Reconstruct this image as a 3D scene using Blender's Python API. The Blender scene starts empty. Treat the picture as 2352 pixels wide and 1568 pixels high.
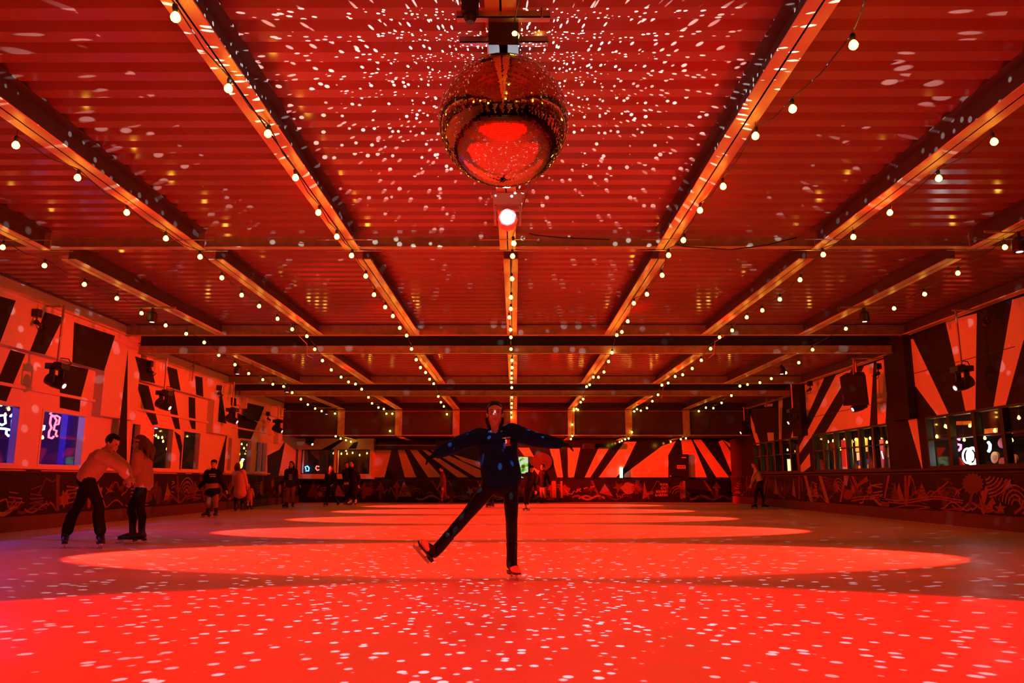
import bpy, bmesh, math, random
from mathutils import Vector, Matrix
random.seed(7)
SC = bpy.context.scene
COL = SC.collection
V = Vector
PI = math.pi

# ------------------------------------------------------------------ camera, world, exposure
F = 1750.0                       # focal length in pixels of the 2352 px wide frame
TH = math.atan(318/F)            # tilt up
YAW = math.atan(6/F)
CH = 0.95                        # camera height
cam = bpy.data.cameras.new('camera'); camo = bpy.data.objects.new('camera', cam); COL.objects.link(camo)
cam.sensor_width = 36.0; cam.lens = F/2352*36.0; cam.clip_end = 200
camo.location = (0, 0, CH); camo.rotation_euler = (PI/2+TH, 0, YAW)
SC.camera = camo
w = bpy.data.worlds.new('world'); SC.world = w; w.use_nodes = True
w.node_tree.nodes['Background'].inputs[0].default_value = (.02, .008, .012, 1)
w.node_tree.nodes['Background'].inputs[1].default_value = .05
SC.view_settings.view_transform = 'Standard'; SC.view_settings.look = 'None'
SC.view_settings.exposure = 0; SC.view_settings.gamma = 1; SC.view_settings.use_curve_mapping = False
SC.cycles.caustics_reflective = False; SC.cycles.caustics_refractive = False
SC.cycles.sample_clamp_indirect = 3.0; SC.cycles.max_bounces = 6
SC.cycles.use_denoising = True; SC.cycles.use_light_tree = True

WALL = 9.45; FACE = 9.25; BAR = 9.35      # window wall, bulkhead face, barrier face (both sides)
SP = 2.3                                  # spacing of the roof beams
ZA, ZB, ZC, ZL = 4.33, 4.00, 3.735, 2.66  # undersides of the beams in the three bays, low ceiling at the far end
YFAS, YFAR = 30.55, 33.75

def ray(px, py):
    u = (px-1176)/F; v = (784-py)/F
    x, y, z = u, math.cos(TH)-v*math.sin(TH), math.sin(TH)+v*math.cos(TH)
    c, s = math.cos(YAW), math.sin(YAW)
    return x*c-y*s, x*s+y*c, z
def onZ(px, py, z):
    r = ray(px, py); k = (z-CH)/r[2]; return V((r[0]*k, r[1]*k, z))
def onY(px, py, y):
    r = ray(px, py); k = y/r[1]; return V((r[0]*k, y, CH+r[2]*k))
def onX(px, py, x):
    r = ray(px, py); k = x/r[0]; return V((x, r[1]*k, CH+r[2]*k))

# ------------------------------------------------------------------ materials
MATS = {}
def mat(name, col, rough=.6, metal=0., emit=None, es=0., noise=0., nscale=8., bump=0., spec=.5, rnoise=0.):
    if name in MATS: return MATS[name]
    m = bpy.data.materials.new(name); MATS[name] = m; m.use_nodes = True
    nt = m.node_tree; b = nt.nodes['Principled BSDF']
    b.inputs['Base Color'].default_value = (*col, 1); b.inputs['Roughness'].default_value = rough
    b.inputs['Metallic'].default_value = metal; b.inputs['Specular IOR Level'].default_value = spec
    if emit:
        b.inputs['Emission Color'].default_value = (*emit, 1); b.inputs['Emission Strength'].default_value = es
    if noise or bump or rnoise:
        tc = nt.nodes.new('ShaderNodeTexCoord'); n = nt.nodes.new('ShaderNodeTexNoise')
        n.inputs['Scale'].default_value = nscale; n.inputs['Detail'].default_value = 6
        nt.links.new(tc.outputs['Object'], n.inputs['Vector'])
        if noise:
            mx = nt.nodes.new('ShaderNodeMix'); mx.data_type = 'RGBA'
            mx.inputs[6].default_value = (*[c*(1-noise) for c in col], 1); mx.inputs[7].default_value = (*[min(1, c*(1+noise)) for c in col], 1)
            nt.links.new(n.outputs['Fac'], mx.inputs[0]); nt.links.new(mx.outputs[2], b.inputs['Base Color'])
        if rnoise:
            mr = nt.nodes.new('ShaderNodeMapRange'); mr.inputs[1].default_value = .3; mr.inputs[2].default_value = .7
            mr.inputs[3].default_value = max(.02, rough-rnoise); mr.inputs[4].default_value = rough+rnoise
            nt.links.new(n.outputs['Fac'], mr.inputs[0]); nt.links.new(mr.outputs[0], b.inputs['Roughness'])
        if bump:
            bp = nt.nodes.new('ShaderNodeBump'); bp.inputs['Strength'].default_value = bump; bp.inputs['Distance'].default_value = .02
            nt.links.new(n.outputs['Fac'], bp.inputs['Height']); nt.links.new(bp.outputs[0], b.inputs['Normal'])
    return m
def glow(name, col, s):
    return mat(name, (.02, .02, .02), .5, emit=col, es=s)
ICE = mat('ice', (.72, .72, .74), .42, noise=.06, nscale=1.6, bump=.05, rnoise=.12)
DECK = mat('red_primer_deck', (.38, .16, .12), .15, noise=.10, nscale=1.2, spec=.8)
BEAMW = mat('shaded_beam_web', (.10, .07, .06), .55, noise=.3, nscale=4)  # shade on beam webs and top flanges, put into a darker colour
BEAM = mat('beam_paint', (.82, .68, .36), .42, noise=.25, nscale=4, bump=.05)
BEAMD = mat('rusty_beam_paint', (.42, .34, .24), .6, noise=.5, nscale=6)
DARK = mat('dark_panel', (.02, .017, .017), .6, noise=.3)
FASC = mat('fascia_board', (.045, .03, .03), .7, noise=.35, nscale=5)
WHITE = mat('cream_paint', (.80, .72, .62), .55, noise=.05, nscale=3)
BLACK = mat('black_paint', (.016, .014, .013), .6, noise=.3, nscale=12, spec=.2)
GLOSSW = mat('glossy_cream_panel', (.72, .60, .46), .18, noise=.08, nscale=3)
GLOSSB = mat('glossy_black_panel', (.014, .012, .012), .12)
BLKMET = mat('black_metal', (.02, .02, .022), .38, noise=.2)
STEEL = mat('steel', (.55, .52, .48), .35, metal=.8, noise=.1)
PIPE = mat('brass_coloured_pipe', (.50, .36, .18), .4, metal=.4, noise=.1)
RUBBER = mat('black_rubber', (.012, .012, .012), .6)
KICK = mat('brown_kick_board', (.10, .055, .045), .6, noise=.4, nscale=5)
MUR = [mat('mural_black', (.020, .010, .011), .5, noise=.9, nscale=9, spec=.2)] + [mat('mural_ink_%s' % n, c, .5, noise=.35, nscale=10) for n, c in
      (('red', (.17, .03, .03)), ('rose', (.21, .07, .09)), ('cream', (.25, .18, .15)), ('maroon', (.065, .015, .018)), ('rust', (.10, .033, .016)))]
BULBM = glow('warm_bulb_glass', (1, .50, .045), 20)
SOCK = RUBBER

def glass_mat():
    m = bpy.data.materials.new('window_glass'); m.use_nodes = True; nt = m.node_tree
    nt.nodes.remove(nt.nodes['Principled BSDF']); o = nt.nodes['Material Output']
    t = nt.nodes.new('ShaderNodeBsdfTransparent'); g = nt.nodes.new('ShaderNodeBsdfGlossy'); g.inputs['Roughness'].default_value = .03
    mx = nt.nodes.new('ShaderNodeMixShader')
    mx.inputs[0].default_value = .07; nt.links.new(t.outputs[0], mx.inputs[1]); nt.links.new(g.outputs[0], mx.inputs[2]); nt.links.new(mx.outputs[0], o.inputs[0])
    return m
GLASS = glass_mat()

# ------------------------------------------------------------------ mesh helpers
def basis(d):
    d = V(d).normalized(); a = V((0, 0, 1)) if abs(d.z) < .9 else V((1, 0, 0))
    x = d.cross(a).normalized(); return x, d.cross(x).normalized()
class MB:
    def __init__(s): s.v = []; s.f = []; s.m = []; s.mats = []
    def mi(s, m):
        if m not in s.mats: s.mats.append(m)
        return s.mats.index(m)
    def add(s, vs, fs, m):
        o = len(s.v); k = s.mi(m); s.v += [tuple(p) for p in vs]
        for f in fs: s.f.append(tuple(i+o for i in f)); s.m.append(k)
        return s
    def box(s, a, b, m):
        (x0, y0, z0), (x1, y1, z1) = a, b
        x0, x1 = sorted((x0, x1)); y0, y1 = sorted((y0, y1)); z0, z1 = sorted((z0, z1))
        vs = [(x, y, z) for z in (z0, z1) for y in (y0, y1) for x in (x0, x1)]
        return s.add(vs, [(0, 2, 3, 1), (4, 5, 7, 6), (0, 1, 5, 4), (2, 6, 7, 3), (0, 4, 6, 2), (1, 3, 7, 5)], m)
    def obox(s, c, ax, h, m):         # oriented box: centre, three axes, half sizes
        c = V(c); ax = [V(a).normalized() for a in ax]
        vs = [c+ax[0]*h[0]*i+ax[1]*h[1]*j+ax[2]*h[2]*k for k in (-1, 1) for j in (-1, 1) for i in (-1, 1)]
        return s.add(vs, [(0, 2, 3, 1), (4, 5, 7, 6), (0, 1, 5, 4), (2, 6, 7, 3), (0, 4, 6, 2), (1, 3, 7, 5)], m)
    def poly(s, pts, m): return s.add(pts, [tuple(range(len(pts)))], m)
    def slab(s, pts, off, m):         # polygon with thickness
        n = len(pts); off = V(off); vs = [V(p) for p in pts]+[V(p)+off for p in pts]
        fs = [tuple(range(n)), tuple(range(2*n-1, n-1, -1))]+[(i, (i+1) % n, (i+1) % n+n, i+n) for i in range(n)]
        return s.add(vs, fs, m)
    def tube(s, pts, rad, m, n=10, cap=True, flat=None, round_=False):
        pts = [V(p) for p in pts]; rad = [rad]*len(pts) if isinstance(rad, (int, float)) else list(rad)
        if round_:
            d0 = (pts[0]-pts[1]).normalized(); d1 = (pts[-1]-pts[-2]).normalized(); r0, r1 = rad[0], rad[-1]
            mn = lambda r: min(r) if isinstance(r, tuple) else r
            sc = lambda r, k: tuple(q*k for q in r) if isinstance(r, tuple) else r*k
            pre = [(pts[0]+d0*mn(r0)*math.sin(a), sc(r0, math.cos(a))) for a in (1.45, 1.0, .5)]
            post = [(pts[-1]+d1*mn(r1)*math.sin(a), sc(r1, math.cos(a))) for a in (.5, 1.0, 1.45)]
            pts = [p for p, _ in pre]+pts+[p for p, _ in post]; rad = [r for _, r in pre]+rad+[r for _, r in post]
        x = None; rings = []
        for i, p in enumerate(pts):
            a = pts[max(0, i-1)]; b = pts[min(len(pts)-1, i+1)]; d = (b-a)
            if d.length < 1e-9: d = V((0, 0, 1))
            d.normalize()
            if flat is not None: x = (V(flat)-d*V(flat).dot(d)).normalized(); 
            elif x is None: x = basis(d)[0]
            else:
                x = x-d*x.dot(d); x = x.normalized() if x.length > 1e-6 else basis(d)[0]
            y = d.cross(x); r = rad[i]; ra, rb = (r if isinstance(r, tuple) else (r, r))
            rings.append([p+x*ra*math.cos(2*PI*k/n)+y*rb*math.sin(2*PI*k/n) for k in range(n)])
        vs = [q for r in rings for q in r]; fs = []
        for i in range(len(rings)-1):
            for k in range(n): fs.append((i*n+k, i*n+(k+1) % n, (i+1)*n+(k+1) % n, (i+1)*n+k))
        if cap: fs += [tuple(range(n-1, -1, -1)), tuple(range((len(rings)-1)*n, len(rings)*n))]
        return s.add(vs, fs, m)
    def cyl(s, a, b, r, m, n=16): return s.tube([a, b], r, m, n)
    def ell(s, c, axes, rad, m, n=14, k=9):
        c = V(c); ax = [V(a).normalized() for a in axes]; vs = []; fs = []
        for j in range(1, k):
            t = PI*j/k
            for i in range(n):
                p = 2*PI*i/n; vs.append(c+ax[0]*rad[0]*math.sin(t)*math.cos(p)+ax[1]*rad[1]*math.sin(t)*math.sin(p)+ax[2]*rad[2]*math.cos(t))
        vs += [c+ax[2]*rad[2], c-ax[2]*rad[2]]; T = len(vs)-2
        for j in range(k-2):
            for i in range(n): fs.append((j*n+i, (j+1)*n+i, (j+1)*n+(i+1) % n, j*n+(i+1) % n))
        for i in range(n): fs += [(T, i, (i+1) % n), (T+1, (k-2)*n+(i+1) % n, (k-2)*n+i)]
        return s.add(vs, fs, m)
    def sph(s, c, r, m, n=14, k=9): return s.ell(c, ((1, 0, 0), (0, 1, 0), (0, 0, 1)), (r, r, r), m, n, k)
    def lathe(s, prof, m, n=16, c=(0, 0, 0)):
        c = V(c); rings = [[c+V((r*math.cos(2*PI*k/n), r*math.sin(2*PI*k/n), z)) for k in range(n)] for r, z in prof]
        vs = [q for r in rings for q in r]; fs = []
        for i in range(len(rings)-1):
            for k in range(n): fs.append((i*n+k, i*n+(k+1) % n, (i+1)*n+(k+1) % n, (i+1)*n+k))
        fs += [tuple(range(n-1, -1, -1)), tuple(range((len(rings)-1)*n, len(rings)*n))]
        return s.add(vs, fs, m)
    def mesh(s, name, off=(0, 0, 0), smooth=False):
        me = bpy.data.meshes.new(name); o = V(off)
        me.from_pydata([V(p)-o for p in s.v], [], s.f)
        for m in s.mats: me.materials.append(m)
        me.polygons.foreach_set('material_index', s.m)
        bm = bmesh.new(); bm.from_mesh(me); bmesh.ops.recalc_face_normals(bm, faces=bm.faces); bm.to_mesh(me); bm.free()
        if smooth:
            me.polygons.foreach_set('use_smooth', [True]*len(me.polygons))
        me.update(); return me
    def build(s, name, parent=None, smooth=False, remesh=0, sm=2):
        off = root_loc(parent) if parent else V((0, 0, 0))
        me = s.mesh(name, off, smooth)
        ob = bpy.data.objects.new(name, me); COL.objects.link(ob)
        if remesh:
            md = ob.modifiers.new('r', 'REMESH'); md.mode = 'VOXEL'; md.voxel_size = remesh; md.use_smooth_shade = True
            if sm: q = ob.modifiers.new('s', 'SMOOTH'); q.factor = .5; q.iterations = sm
            dg = bpy.context.evaluated_depsgraph_get(); nm = bpy.data.meshes.new_from_object(ob.evaluated_get(dg))
            ob.modifiers.clear(); nm.name = name; ob.data = nm
            if not nm.materials: nm.materials.append(s.mats[0])
            bpy.data.meshes.remove(me)
        if parent: ob.parent = parent
        return ob
def root_loc(p):
    while p.parent: p = p.parent
    return V(p.location)
def tag(o, label, cat, group=None):
    o['label'] = label; o['category'] = cat
    if group: o['group'] = group
    return o
def thing(name, label, cat, loc, group=None):
    o = bpy.data.objects.new(name, None); COL.objects.link(o); o.location = loc; o.empty_display_size = .1
    return tag(o, label, cat, group)
def struct(mb, name, smooth=False, parent=None):
    o = mb.build(name, parent, smooth); o['kind'] = 'structure'; return o
def text_mesh(mb, txt, size, origin, right, up, normal, m, depth=.004, align='LEFT', fit=None):
    cu = bpy.data.curves.new('t', 'FONT'); cu.body = txt; cu.size = size; cu.align_x = align; cu.extrude = depth/2; cu.resolution_u = 2
    cu.space_line = 1.0
    ob = bpy.data.objects.new('t', cu); COL.objects.link(ob); bpy.context.view_layer.update()
    me = bpy.data.meshes.new_from_object(ob.evaluated_get(bpy.context.evaluated_depsgraph_get()))
    xs = [v.co.x for v in me.vertices]; k = 1
    if fit and xs: k = fit/max(1e-6, max(xs)-min(xs))
    o, r, u, nn = V(origin), V(right).normalized(), V(up).normalized(), V(normal).normalized()
    mb.add([o+r*v.co.x*k+u*v.co.y+nn*(v.co.z+depth/2) for v in me.vertices], [tuple(p.vertices) for p in me.polygons], m)
    bpy.data.objects.remove(ob); bpy.data.curves.remove(cu); bpy.data.meshes.remove(me)

# ------------------------------------------------------------------ lamps: the mirror ball's spot, its dots, the red floor washes
BALL = V((-.08, 5.2, 3.53)); BR = .475
SPOTY = 8.62
def lamp(name, kind, loc, energy, col, target=None, **k):
    l = bpy.data.lights.new(name, kind); l.energy = energy; l.color = col
    for a, b in k.items(): setattr(l, a, b)
    o = bpy.data.objects.new(name, l); COL.objects.link(o); o.location = loc
    if target is not None: o.rotation_euler = (V(target)-V(loc)).to_track_quat('-Z', 'Y').to_euler()
    return o
lamp('ball_spot_beam', 'SPOT', (-.08, SPOTY-.33, 3.87), 900, (.82, .86, 1), BALL, spot_size=math.radians(26), spot_blend=.5, shadow_soft_size=.04)
# light thrown back by the mirror tiles: a lamp at the lit side of the ball, broken into dots by direction
dots = lamp('mirror_ball_reflections', 'POINT', BALL+V((0, .62, .02)), 5000, (1, 1, 1), shadow_soft_size=0.0)
dots.data.use_nodes = True
nt = dots.data.node_tree; em = nt.nodes['Emission']
tc = nt.nodes.new('ShaderNodeTexCoord'); vo = nt.nodes.new('ShaderNodeTexVoronoi'); vo.voronoi_dimensions = '3D'; vo.feature = 'F1'; vo.distance = 'EUCLIDEAN'
vo.inputs['Scale'].default_value = 34
nt.links.new(tc.outputs['Normal'], vo.inputs['Vector'])
lt = nt.nodes.new('ShaderNodeMapRange'); lt.inputs[1].default_value = .19; lt.inputs[2].default_value = .26; lt.inputs[3].default_value = 1; lt.inputs[4].default_value = 0
nt.links.new(vo.outputs['Distance'], lt.inputs[0])
n2 = nt.nodes.new('ShaderNodeTexNoise'); n2.inputs['Scale'].default_value = 3.0
nt.links.new(tc.outputs['Normal'], n2.inputs['Vector'])
th = nt.nodes.new('ShaderNodeMapRange'); th.inputs[1].default_value = .25; th.inputs[2].default_value = .5; th.inputs[3].default_value = .25; th.inputs[4].default_value = 1
nt.links.new(n2.outputs['Fac'], th.inputs[0])
mu = nt.nodes.new('ShaderNodeMath'); mu.operation = 'MULTIPLY'
nt.links.new(lt.outputs[0], mu.inputs[0]); nt.links.new(th.outputs[0], mu.inputs[1])
ml = nt.nodes.new('ShaderNodeMath'); ml.operation = 'MULTIPLY_ADD'; ml.inputs[1].default_value = .19; ml.inputs[2].default_value = .0005
sx = nt.nodes.new('ShaderNodeSeparateXYZ'); nt.links.new(tc.outputs['Normal'], sx.inputs[0])
upw = nt.nodes.new('ShaderNodeMapRange'); upw.inputs[1].default_value = -.3; upw.inputs[2].default_value = .3; upw.inputs[3].default_value = .75; upw.inputs[4].default_value = 2.4
nt.links.new(sx.outputs['Z'], upw.inputs[0]); mz = nt.nodes.new('ShaderNodeMath'); mz.operation = 'MULTIPLY'
nt.links.new(mu.outputs[0], mz.inputs[0]); nt.links.new(upw.outputs[0], mz.inputs[1])
nt.links.new(mz.outputs[0], ml.inputs[0]); nt.links.new(ml.outputs[0], em.inputs['Strength'])
em.inputs['Color'].default_value = (.80, .90, 1, 1)
# red washes from the moving heads on the side poles
HEADY = {-1: [.6, 5.3, 10.0, 14.65, 19.25, 24.0, 28.7], 1: [.6, 5.3, 10.0, 15.05, 19.7, 24.4, 29.6]}
HX, HZ = 8.9, 2.82
def aim(s, y):
    return V((s*(1.2 if y < 6 else 2.9), y, 0))
for s in (-1, 1):
    for y in HEADY[s]:
        near = y < 6
        col = (1, .001, .0005) if near else (1, .018, .008)
        t = aim(s, y); d = (t-V((s*HX, y, HZ))).normalized()
        lamp('floor_wash_beam', 'SPOT', V((s*HX, y, HZ))+d*.30, (6500 if y > 1 else 10500) if near else 8500, col, t,
             spot_size=math.radians(32 if near else 34), spot_blend=.22, shadow_soft_size=.05)

# the small lights under the outer beams wash the opposite wall
for s in (-1, 1):
    for y, ty, p in ((9, 8, 2600), (15.6, 17, 3400), (20.4, 23, 3400), (26.5, 32.5, 3000)):
        lamp('wall_wash_beam', 'SPOT', (s*6.95, y, 3.88 if y < 18 else 3.66 if y < 25 else 3.42), p*(2.4 if s > 0 else 1.8), (1, .008, .002), (-s*9.4, ty, 2.9), spot_size=math.radians(34), spot_blend=.9, shadow_soft_size=.06)

lamp('far_wall_beam', 'SPOT', (-8.2, 30.8, 2.42), 70000, (1, .010, .002), (4.2, YFAR, 1.5), spot_size=math.radians(20), spot_blend=.9, shadow_soft_size=.06)

# ------------------------------------------------------------------ floor
m = MB(); m.box((-BAR-.3, -7, -.1), (BAR+.3, YFAR+.3, 0), ICE); struct(m, 'floor')

# ------------------------------------------------------------------ roof deck
def deck(name, y0, y1, z):
    m = MB(); pitch = .318; y = y0; prof = []
    while y < y1:
        for dy, dz in ((0, 0), (.15, 0), (.18, .07), (.27, .07)): prof.append((min(y+dy, y1), z+dz))
        y += pitch
    prof.append((y1, z)); vs = []; fs = []
    for (a, b) in prof: vs += [(-9.9, a, b), (9.9, a, b)]
    for i in range(len(prof)-1): fs.append((2*i, 2*i+1, 2*i+3, 2*i+2))
    m.add(vs, fs, DECK); m.box((-9.9, y0, z+.09), (9.9, y1, z+.14), DARK)
    return struct(m, name)
deck('ceiling', -7, 17.75, ZA+.26); deck('ceiling', 18.55, 24.5, ZB+.26); deck('ceiling', 25.55, YFAS, ZC+.26)
m = MB(); m.box((-9.9, 17.75, 4.68), (9.9, 18.55, 4.75), DARK); m.box((-9.9, 24.5, 4.32), (9.9, 25.55, 4.4), DARK)
m.box((-9.9, 18.52, ZB+.20), (9.9, 18.55, 4.7), DARK); m.box((-9.9, 25.52, ZC+.19), (9.9, 25.55, 4.34), DARK); struct(m, 'ceiling')
m = MB(); m.box((-9.9, YFAS, ZL+.10), (9.9, YFAR+.3, ZL+.16), FASC); struct(m, 'ceiling')

def ibeam(name, a, b, z, wid=.23, h=.25, m1=BEAM):
    a = V((a[0], a[1], z)); b = V((b[0], b[1], z)); d = (b-a).normalized(); x = V((d.y, -d.x, 0)); c = (a+b)/2; L = (b-a).length/2; u = V((0, 0, 1))
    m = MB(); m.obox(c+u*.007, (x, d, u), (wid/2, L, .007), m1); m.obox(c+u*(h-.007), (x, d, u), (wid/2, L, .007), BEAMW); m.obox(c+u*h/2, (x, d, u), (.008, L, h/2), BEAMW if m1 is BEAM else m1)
    return struct(m, name)
for k in range(-3, 4):
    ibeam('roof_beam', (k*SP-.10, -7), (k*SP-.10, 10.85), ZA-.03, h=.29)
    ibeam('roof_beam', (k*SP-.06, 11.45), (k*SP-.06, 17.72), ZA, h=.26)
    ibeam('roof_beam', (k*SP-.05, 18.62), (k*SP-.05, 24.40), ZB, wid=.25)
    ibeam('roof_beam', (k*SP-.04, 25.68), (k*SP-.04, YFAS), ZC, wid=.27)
    m = MB(); x = k*SP-.04
    m.box((x-.135, YFAS-.02, ZL+.06), (x+.135, YFAS+.02, ZC), BEAMD); struct(m, 'end_column')
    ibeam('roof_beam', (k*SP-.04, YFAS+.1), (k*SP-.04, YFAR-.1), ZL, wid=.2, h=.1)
    # hanger at the step between the two roof sheets
    m = MB(); x = k*SP-.08
    m.box((x-.05, 10.9, ZA-.02), (x+.05, 10.93, ZA+.3), BEAMD)
    for yy, zz in ((10.88, ZA-.035), (10.35, ZA-.035)): m.cyl((x-.42, yy, zz), (x+.42, yy, zz), .008, STEEL, 8)
    struct(m, 'beam_hanger')
for s in (-1, 1):
    for y0, y1, z in ((-7, 17.9, ZA), (18.4, 24.5, ZB), (25.5, YFAS, ZC)):
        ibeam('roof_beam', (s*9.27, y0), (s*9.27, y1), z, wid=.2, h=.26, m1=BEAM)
def xbeam(y, z, h, mm):
    m = MB(); m.box((-9.4, y-.006, z), (9.4, y+.006, z+h), mm); m.box((-9.4, y-.06, z), (9.4, y+.06, z+.012), BEAM); m.box((-9.4, y-.06, z+h-.012), (9.4, y+.06, z+h), mm)
    struct(m, 'cross_beam')
xbeam(11.18, ZA+.10, .17, BEAMD); xbeam(17.80, ZA, .24, BEAMD); xbeam(18.46, ZB, .19, BEAMD); xbeam(24.46, ZB, .24, BEAMD); xbeam(25.60, ZC, .18, BEAMD)
# fascia at the far end
m = MB(); m.box((-9.4, YFAS+.02, ZL+.05), (9.4, YFAS+.08, ZC+.25), FASC)
m.box((-9.4, YFAS-.05, ZL+.02), (9.4, YFAS+.09, ZL+.06), BEAMD); m.box((-9.4, YFAS-.05, ZC-.03), (9.4, YFAS+.02, ZC), FASC)
m.cyl((-9.3, YFAS-.08, ZC-.08), (9.3, YFAS-.08, ZC-.08), .012, PIPE, 8); struct(m, 'wall_fascia')

# ------------------------------------------------------------------ side walls with openings and painted stripes
LWIN = [(12.3, 14.55), (15.22, 16.8), (18.82, 19.32), (19.97, 21.19), (21.8, 23.04), (25.25, 25.66), (26.36, 27.55), (28.02, 29.31)]
RWIN = [(13.0, 17.6), (19.4, 24.35), (25.55, 30.4)]
ZW0, ZW1 = 1.21, 2.37
def wall_mesh(s, wins, base, z1=ZW1):
    m = MB(); x0 = s*WALL; x1 = s*(WALL+.16); ys = [-7]+[y for w_ in wins for y in w_]+[YFAR+.3]
    m.box((x0, -7, z1), (x1, YFAR+.3, 4.8), base); m.box((x0, -7, 0), (x1, YFAR+.3, ZW0), base)
    for i in range(0, len(ys), 2): m.box((x0, ys[i], ZW0), (x1, ys[i+1], z1), base)
    return m
def paint(m, s, x, polys, mm, lift=.004):
    for p in polys:
        pts = [onX(a, b, s*x) for a, b in p]; m.poly([q-V((s*lift, 0, 0)) for q in pts], mm)
m = wall_mesh(-1, LWIN, WHITE)
# bulkheads (three bays) and pilasters in front of the window wall
for y0, y1 in ((-7, 17.0), (18.9, 24.6), (26.2, 30.5)): m.box((-WALL, y0, 3.37), (-FACE, y1, 4.7), WHITE)
for y0, y1 in ((17.0, 18.6), (23.4, 25.0), (30.0, 30.5)): m.box((-WALL, y0, 2.37), (-FACE-.001, y1, 4.7), WHITE)
m.box((-WALL, -7, 2.66), (-WALL+.06, 30.5, 2.72), WHITE)       # thin ledge over the windows
paint(m, -1, FACE, [
    [(-150, 640), (36, 690), (0, 786), (-150, 752)], [(103, 716), (145, 729), (103, 814), (69, 806)],
    [(170, 740), (264, 771), (239, 851.6), (166, 832)],
    [(310, 818), (344, 828), (356, 880), (324, 873)], [(383, 841), (406, 848), (414.7, 897), (391, 890)], [(448, 863), (464.6, 867), (466.8, 911), (450.5, 906)],
    [(293.5, 803), (271, 1003), (291, 1003)], [(506, 885), (500.5, 968), (520, 973)],
    [(568, 925), (607, 934), (594, 968), (566, 962)], [(530, 912), (542.6, 915), (542.6, 932.6), (530, 931)]], BLACK)
paint(m, -1, WALL, [
    [(24, 803), (58, 813), (28, 886), (14, 922), (-25, 912), (-2, 866)], [(137.6, 833), (203, 848), (185, 915), (182, 945.5), (137, 936)],
    [(312, 879), (341, 886), (363, 974), (350, 976), (333, 944)], [(381, 895), (399.6, 899), (409, 956), (414, 986), (402, 984), (393, 955)],
    [(433, 911), (448, 914), (449, 986), (440, 984), (434, 964)], [(271, 1003), (262, 1076), (291, 1076), (291, 1003)],
    [(400, 990), (414, 1000), (421, 1040), (421, 1074), (412, 1078), (413, 1040)],
    [(545, 948), (592, 970), (576, 1008), (547, 1006)], [(524, 982), (519, 1020), (514, 1085), (497, 1080)],
    [(614, 1046), (641.5, 1032), (655, 1012), (640, 1092), (614, 1092)]], BLACK)
struct(m, 'wall_left')
m = wall_mesh(1, RWIN, BLACK)
for y0, y1 in ((17.9, 18.9), (24.7, 25.5)): m.box((WALL, y0, 2.37), (FACE, y1, 4.7), BLACK)
paint(m, 1, WALL, [
    [(2325.6, 688), (2390, 668), (2350, 786), (2310, 932.5), (2282, 936)], [(2172, 738), (2244, 719), (2241, 930), (2241, 942), (2218.5, 946), (2209, 900)],
    [(2013, 830), (2042, 821), (2034, 973), (2016, 977)],
    [(1985, 840), (2007, 833), (1998, 979.4), (1895, 996), (1930, 938), (1968, 880)], [(1920, 861), (1958, 846), (1864, 1003), (1835, 1043), (1835, 1027)],
    [(1848, 884), (1894, 867), (1832.6, 1005.5), (1816, 1007.6)], [(1860, 1040), (1862, 1070.5), (1839, 1089), (1837.6, 1070.5)],
    [(1788, 917), (1798, 915), (1795, 1011.5), (1789.6, 1012.5)], [(1755.6, 929), (1775, 926), (1775, 936), (1756, 941)], [(1761, 984), (1777, 986), (1778, 1014.4), (1765, 1016.4)],
    [(1714, 943), (1721, 942), (1747, 1022), (1738, 1023)], [(2087, 780), (2098, 778), (2180, 951), (2154, 955), (2050, 815)],
    [(2048, 822), (2082.4, 900), (2105, 948), (2120, 1080), (2119, 1080), (2067, 900)]], WHITE)
for i in range(12):                                         # out of view beyond the frame the rays go on
    y = 12.4-i*1.5
    m.poly([(WALL-.004, y, 2.5), (WALL-.004, y-.55, 2.5), (WALL-.004, y-1.0, 4.3), (WALL-.004, y-.2, 4.3)], WHITE)
for z, y0, y1 in ((3.42, 14.2, 17.9), (2.9, 18.9, 24.6)): m.box((WALL, y0, z), (WALL-.012, y1, z+.012), BLKMET)
struct(m, 'wall_right')
m = MB(); m.box((-9.6, -7.2, 0), (9.6, -7, 4.8), BLACK)
for i in range(7): m.poly([(-9+i*2.7, -6.995, 1.2), (-8+i*2.7, -6.995, 1.2), (-7.6+i*2.7, -6.995, 4.2), (-9.4+i*2.7, -6.995, 4.2)], WHITE)
struct(m, 'wall_back')

# windows: frame + glass
def window(n, s, y0, y1, panes, frame, zbar=None, fw=.05):
    m = MB(); xa, xb = s*(WALL-.012), s*(WALL+.12)
    ys = [y0+(y1-y0)*i/panes for i in range(panes+1)]
    m.box((xa, y0, ZW0), (xb, y1, ZW0+fw), frame); m.box((xa, y0, ZW1-fw), (xb, y1, ZW1), frame)
    for i, y in enumerate(ys):
        a = .5 if 0 < i < panes else (0 if i == 0 else 1); q = fw*(2.2 if 0 < i < panes and frame is BLKMET else 1)
        m.box((xa, y-q*a, ZW0+fw), (xb, y+q*(1-a), ZW1-fw), frame)
    if zbar: m.box((xa+s*.02, y0, zbar), (xb, y1, zbar+fw*.7), frame)
    o = struct(m, 'window_%d' % n)
    g = MB(); g.box((s*(WALL+.07), y0+.01, ZW0+.01), (s*(WALL+.076), y1-.01, ZW1-.01), GLASS); g.build('pane', o)
    return o
n = 1
for i, (a, b) in enumerate(LWIN): window(n, -1, a, b, (2, 1, 1, 1, 1, 1, 1, 2)[i], WHITE); n += 1
for (a, b), p in zip(RWIN, (5, 6, 6)): window(n, 1, a, b, p, BLKMET, zbar=1.83); n += 1
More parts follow.
